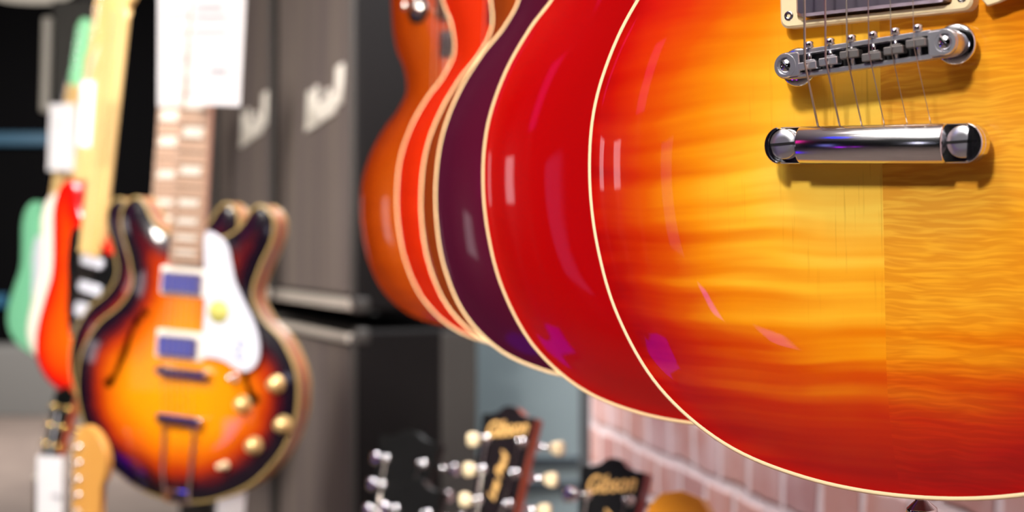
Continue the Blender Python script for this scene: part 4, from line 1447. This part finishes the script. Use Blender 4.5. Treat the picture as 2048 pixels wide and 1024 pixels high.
def column(loc, w_, h_, rgb, es, label, stand=True):  # added, unseen: glow inferred from reflections, the stand itself made up
    root = empty('added_glow_panel', (loc[0], loc[1], 0))
    root.rotation_euler = (0, 0, math.atan2(-loc[1]+1.0, -loc[0]))
    tag(root, label, 'light', 'added glow panels')
    bm = bmesh.new()
    add_box(bm, Vector((0.0, 0, loc[2]+h_/2)), (0.04, w_, h_), bev=0.008)
    mesh_obj('glowing_panel', bm, mat('added_glow', rgb, 0.5, emit=rgb, es=es), root)
    bm = bmesh.new()
    add_box(bm, Vector((-0.05, 0, (loc[2]+h_)/2)), (0.05, w_*0.6, loc[2]+h_), bev=0.008)
    mesh_obj('post', bm, TOLEX_EDGE, root)
    bm = bmesh.new()
    add_box(bm, Vector((-0.03, 0, 0.015)), (0.22, 0.22, 0.03), bev=0.01)
    mesh_obj('foot_plate', bm, TOLEX_EDGE, root)
column((-3.7, 0.90, 1.85), 0.24, 0.65, (255, 40, 170), 1.3, 'pink panel added for its reflection, left of the viewer')
column((-3.7, -0.46, 0.52), 0.14, 0.24, (170, 10, 235), 5.0, 'short purple panel added for its reflection, left of the viewer')
column((-3.7, -1.03, 0.52), 0.12, 0.18, (190, 40, 235), 2.5, 'small purple panel added for its reflection, behind and left of the viewer')
column((-3.7, 1.70, 1.25), 0.40, 0.40, (255, 245, 250), 3.0, 'white panel added for its reflection, left of the viewer')
column((-2.5, -2.75, 1.25), 0.30, 0.40, (235, 235, 255), 4.0, 'white panel added for its reflection, behind the viewer')
column((-3.7, -0.08, 0.90), 0.36, 0.60, (120, 128, 225), 0.42, 'bluish panel added for its reflection, left of the viewer')
root = empty('floor_glow_box', (-2.85, 1.4, 0.002))  # added glow box, out of view, for purple reflections in the sunburst lacquer
tag(root, 'low purple glow box added on the floor for its reflection', 'light')
bm = bmesh.new()
add_box(bm, Vector((0, 0, 0.03)), (1.0, 0.55, 0.06), bev=0.01)
mesh_obj('base', bm, TOLEX_EDGE, root)
bm = bmesh.new()
add_box(bm, Vector((0, 0, 0.07)), (0.92, 0.47, 0.02), bev=0.005)
mesh_obj('glowing_top', bm, mat('purple_glow', (80, 0, 255), 0.5, emit=(80, 0, 255), es=1.3), root)
root = empty('ceiling_light', (-4.1, -0.2, 3.64))  # added blue panel, out of view, for blue reflections in lacquer and chrome
tag(root, 'square blue glow panel added at the ceiling, left of and behind the viewer', 'lamp')
bm = bmesh.new()
add_box(bm, Vector((0, 0, 0.03)), (0.86, 0.86, 0.06), bev=0.01)
mesh_obj('housing', bm, TOLEX_EDGE, root)
bm = bmesh.new()
add_box(bm, Vector((0, 0, -0.01)), (0.8, 0.8, 0.03), bev=0.006)
mesh_obj('diffuser', bm, mat('blue_glow', (40, 50, 255), 0.5, emit=(40, 50, 255), es=3.0), root)
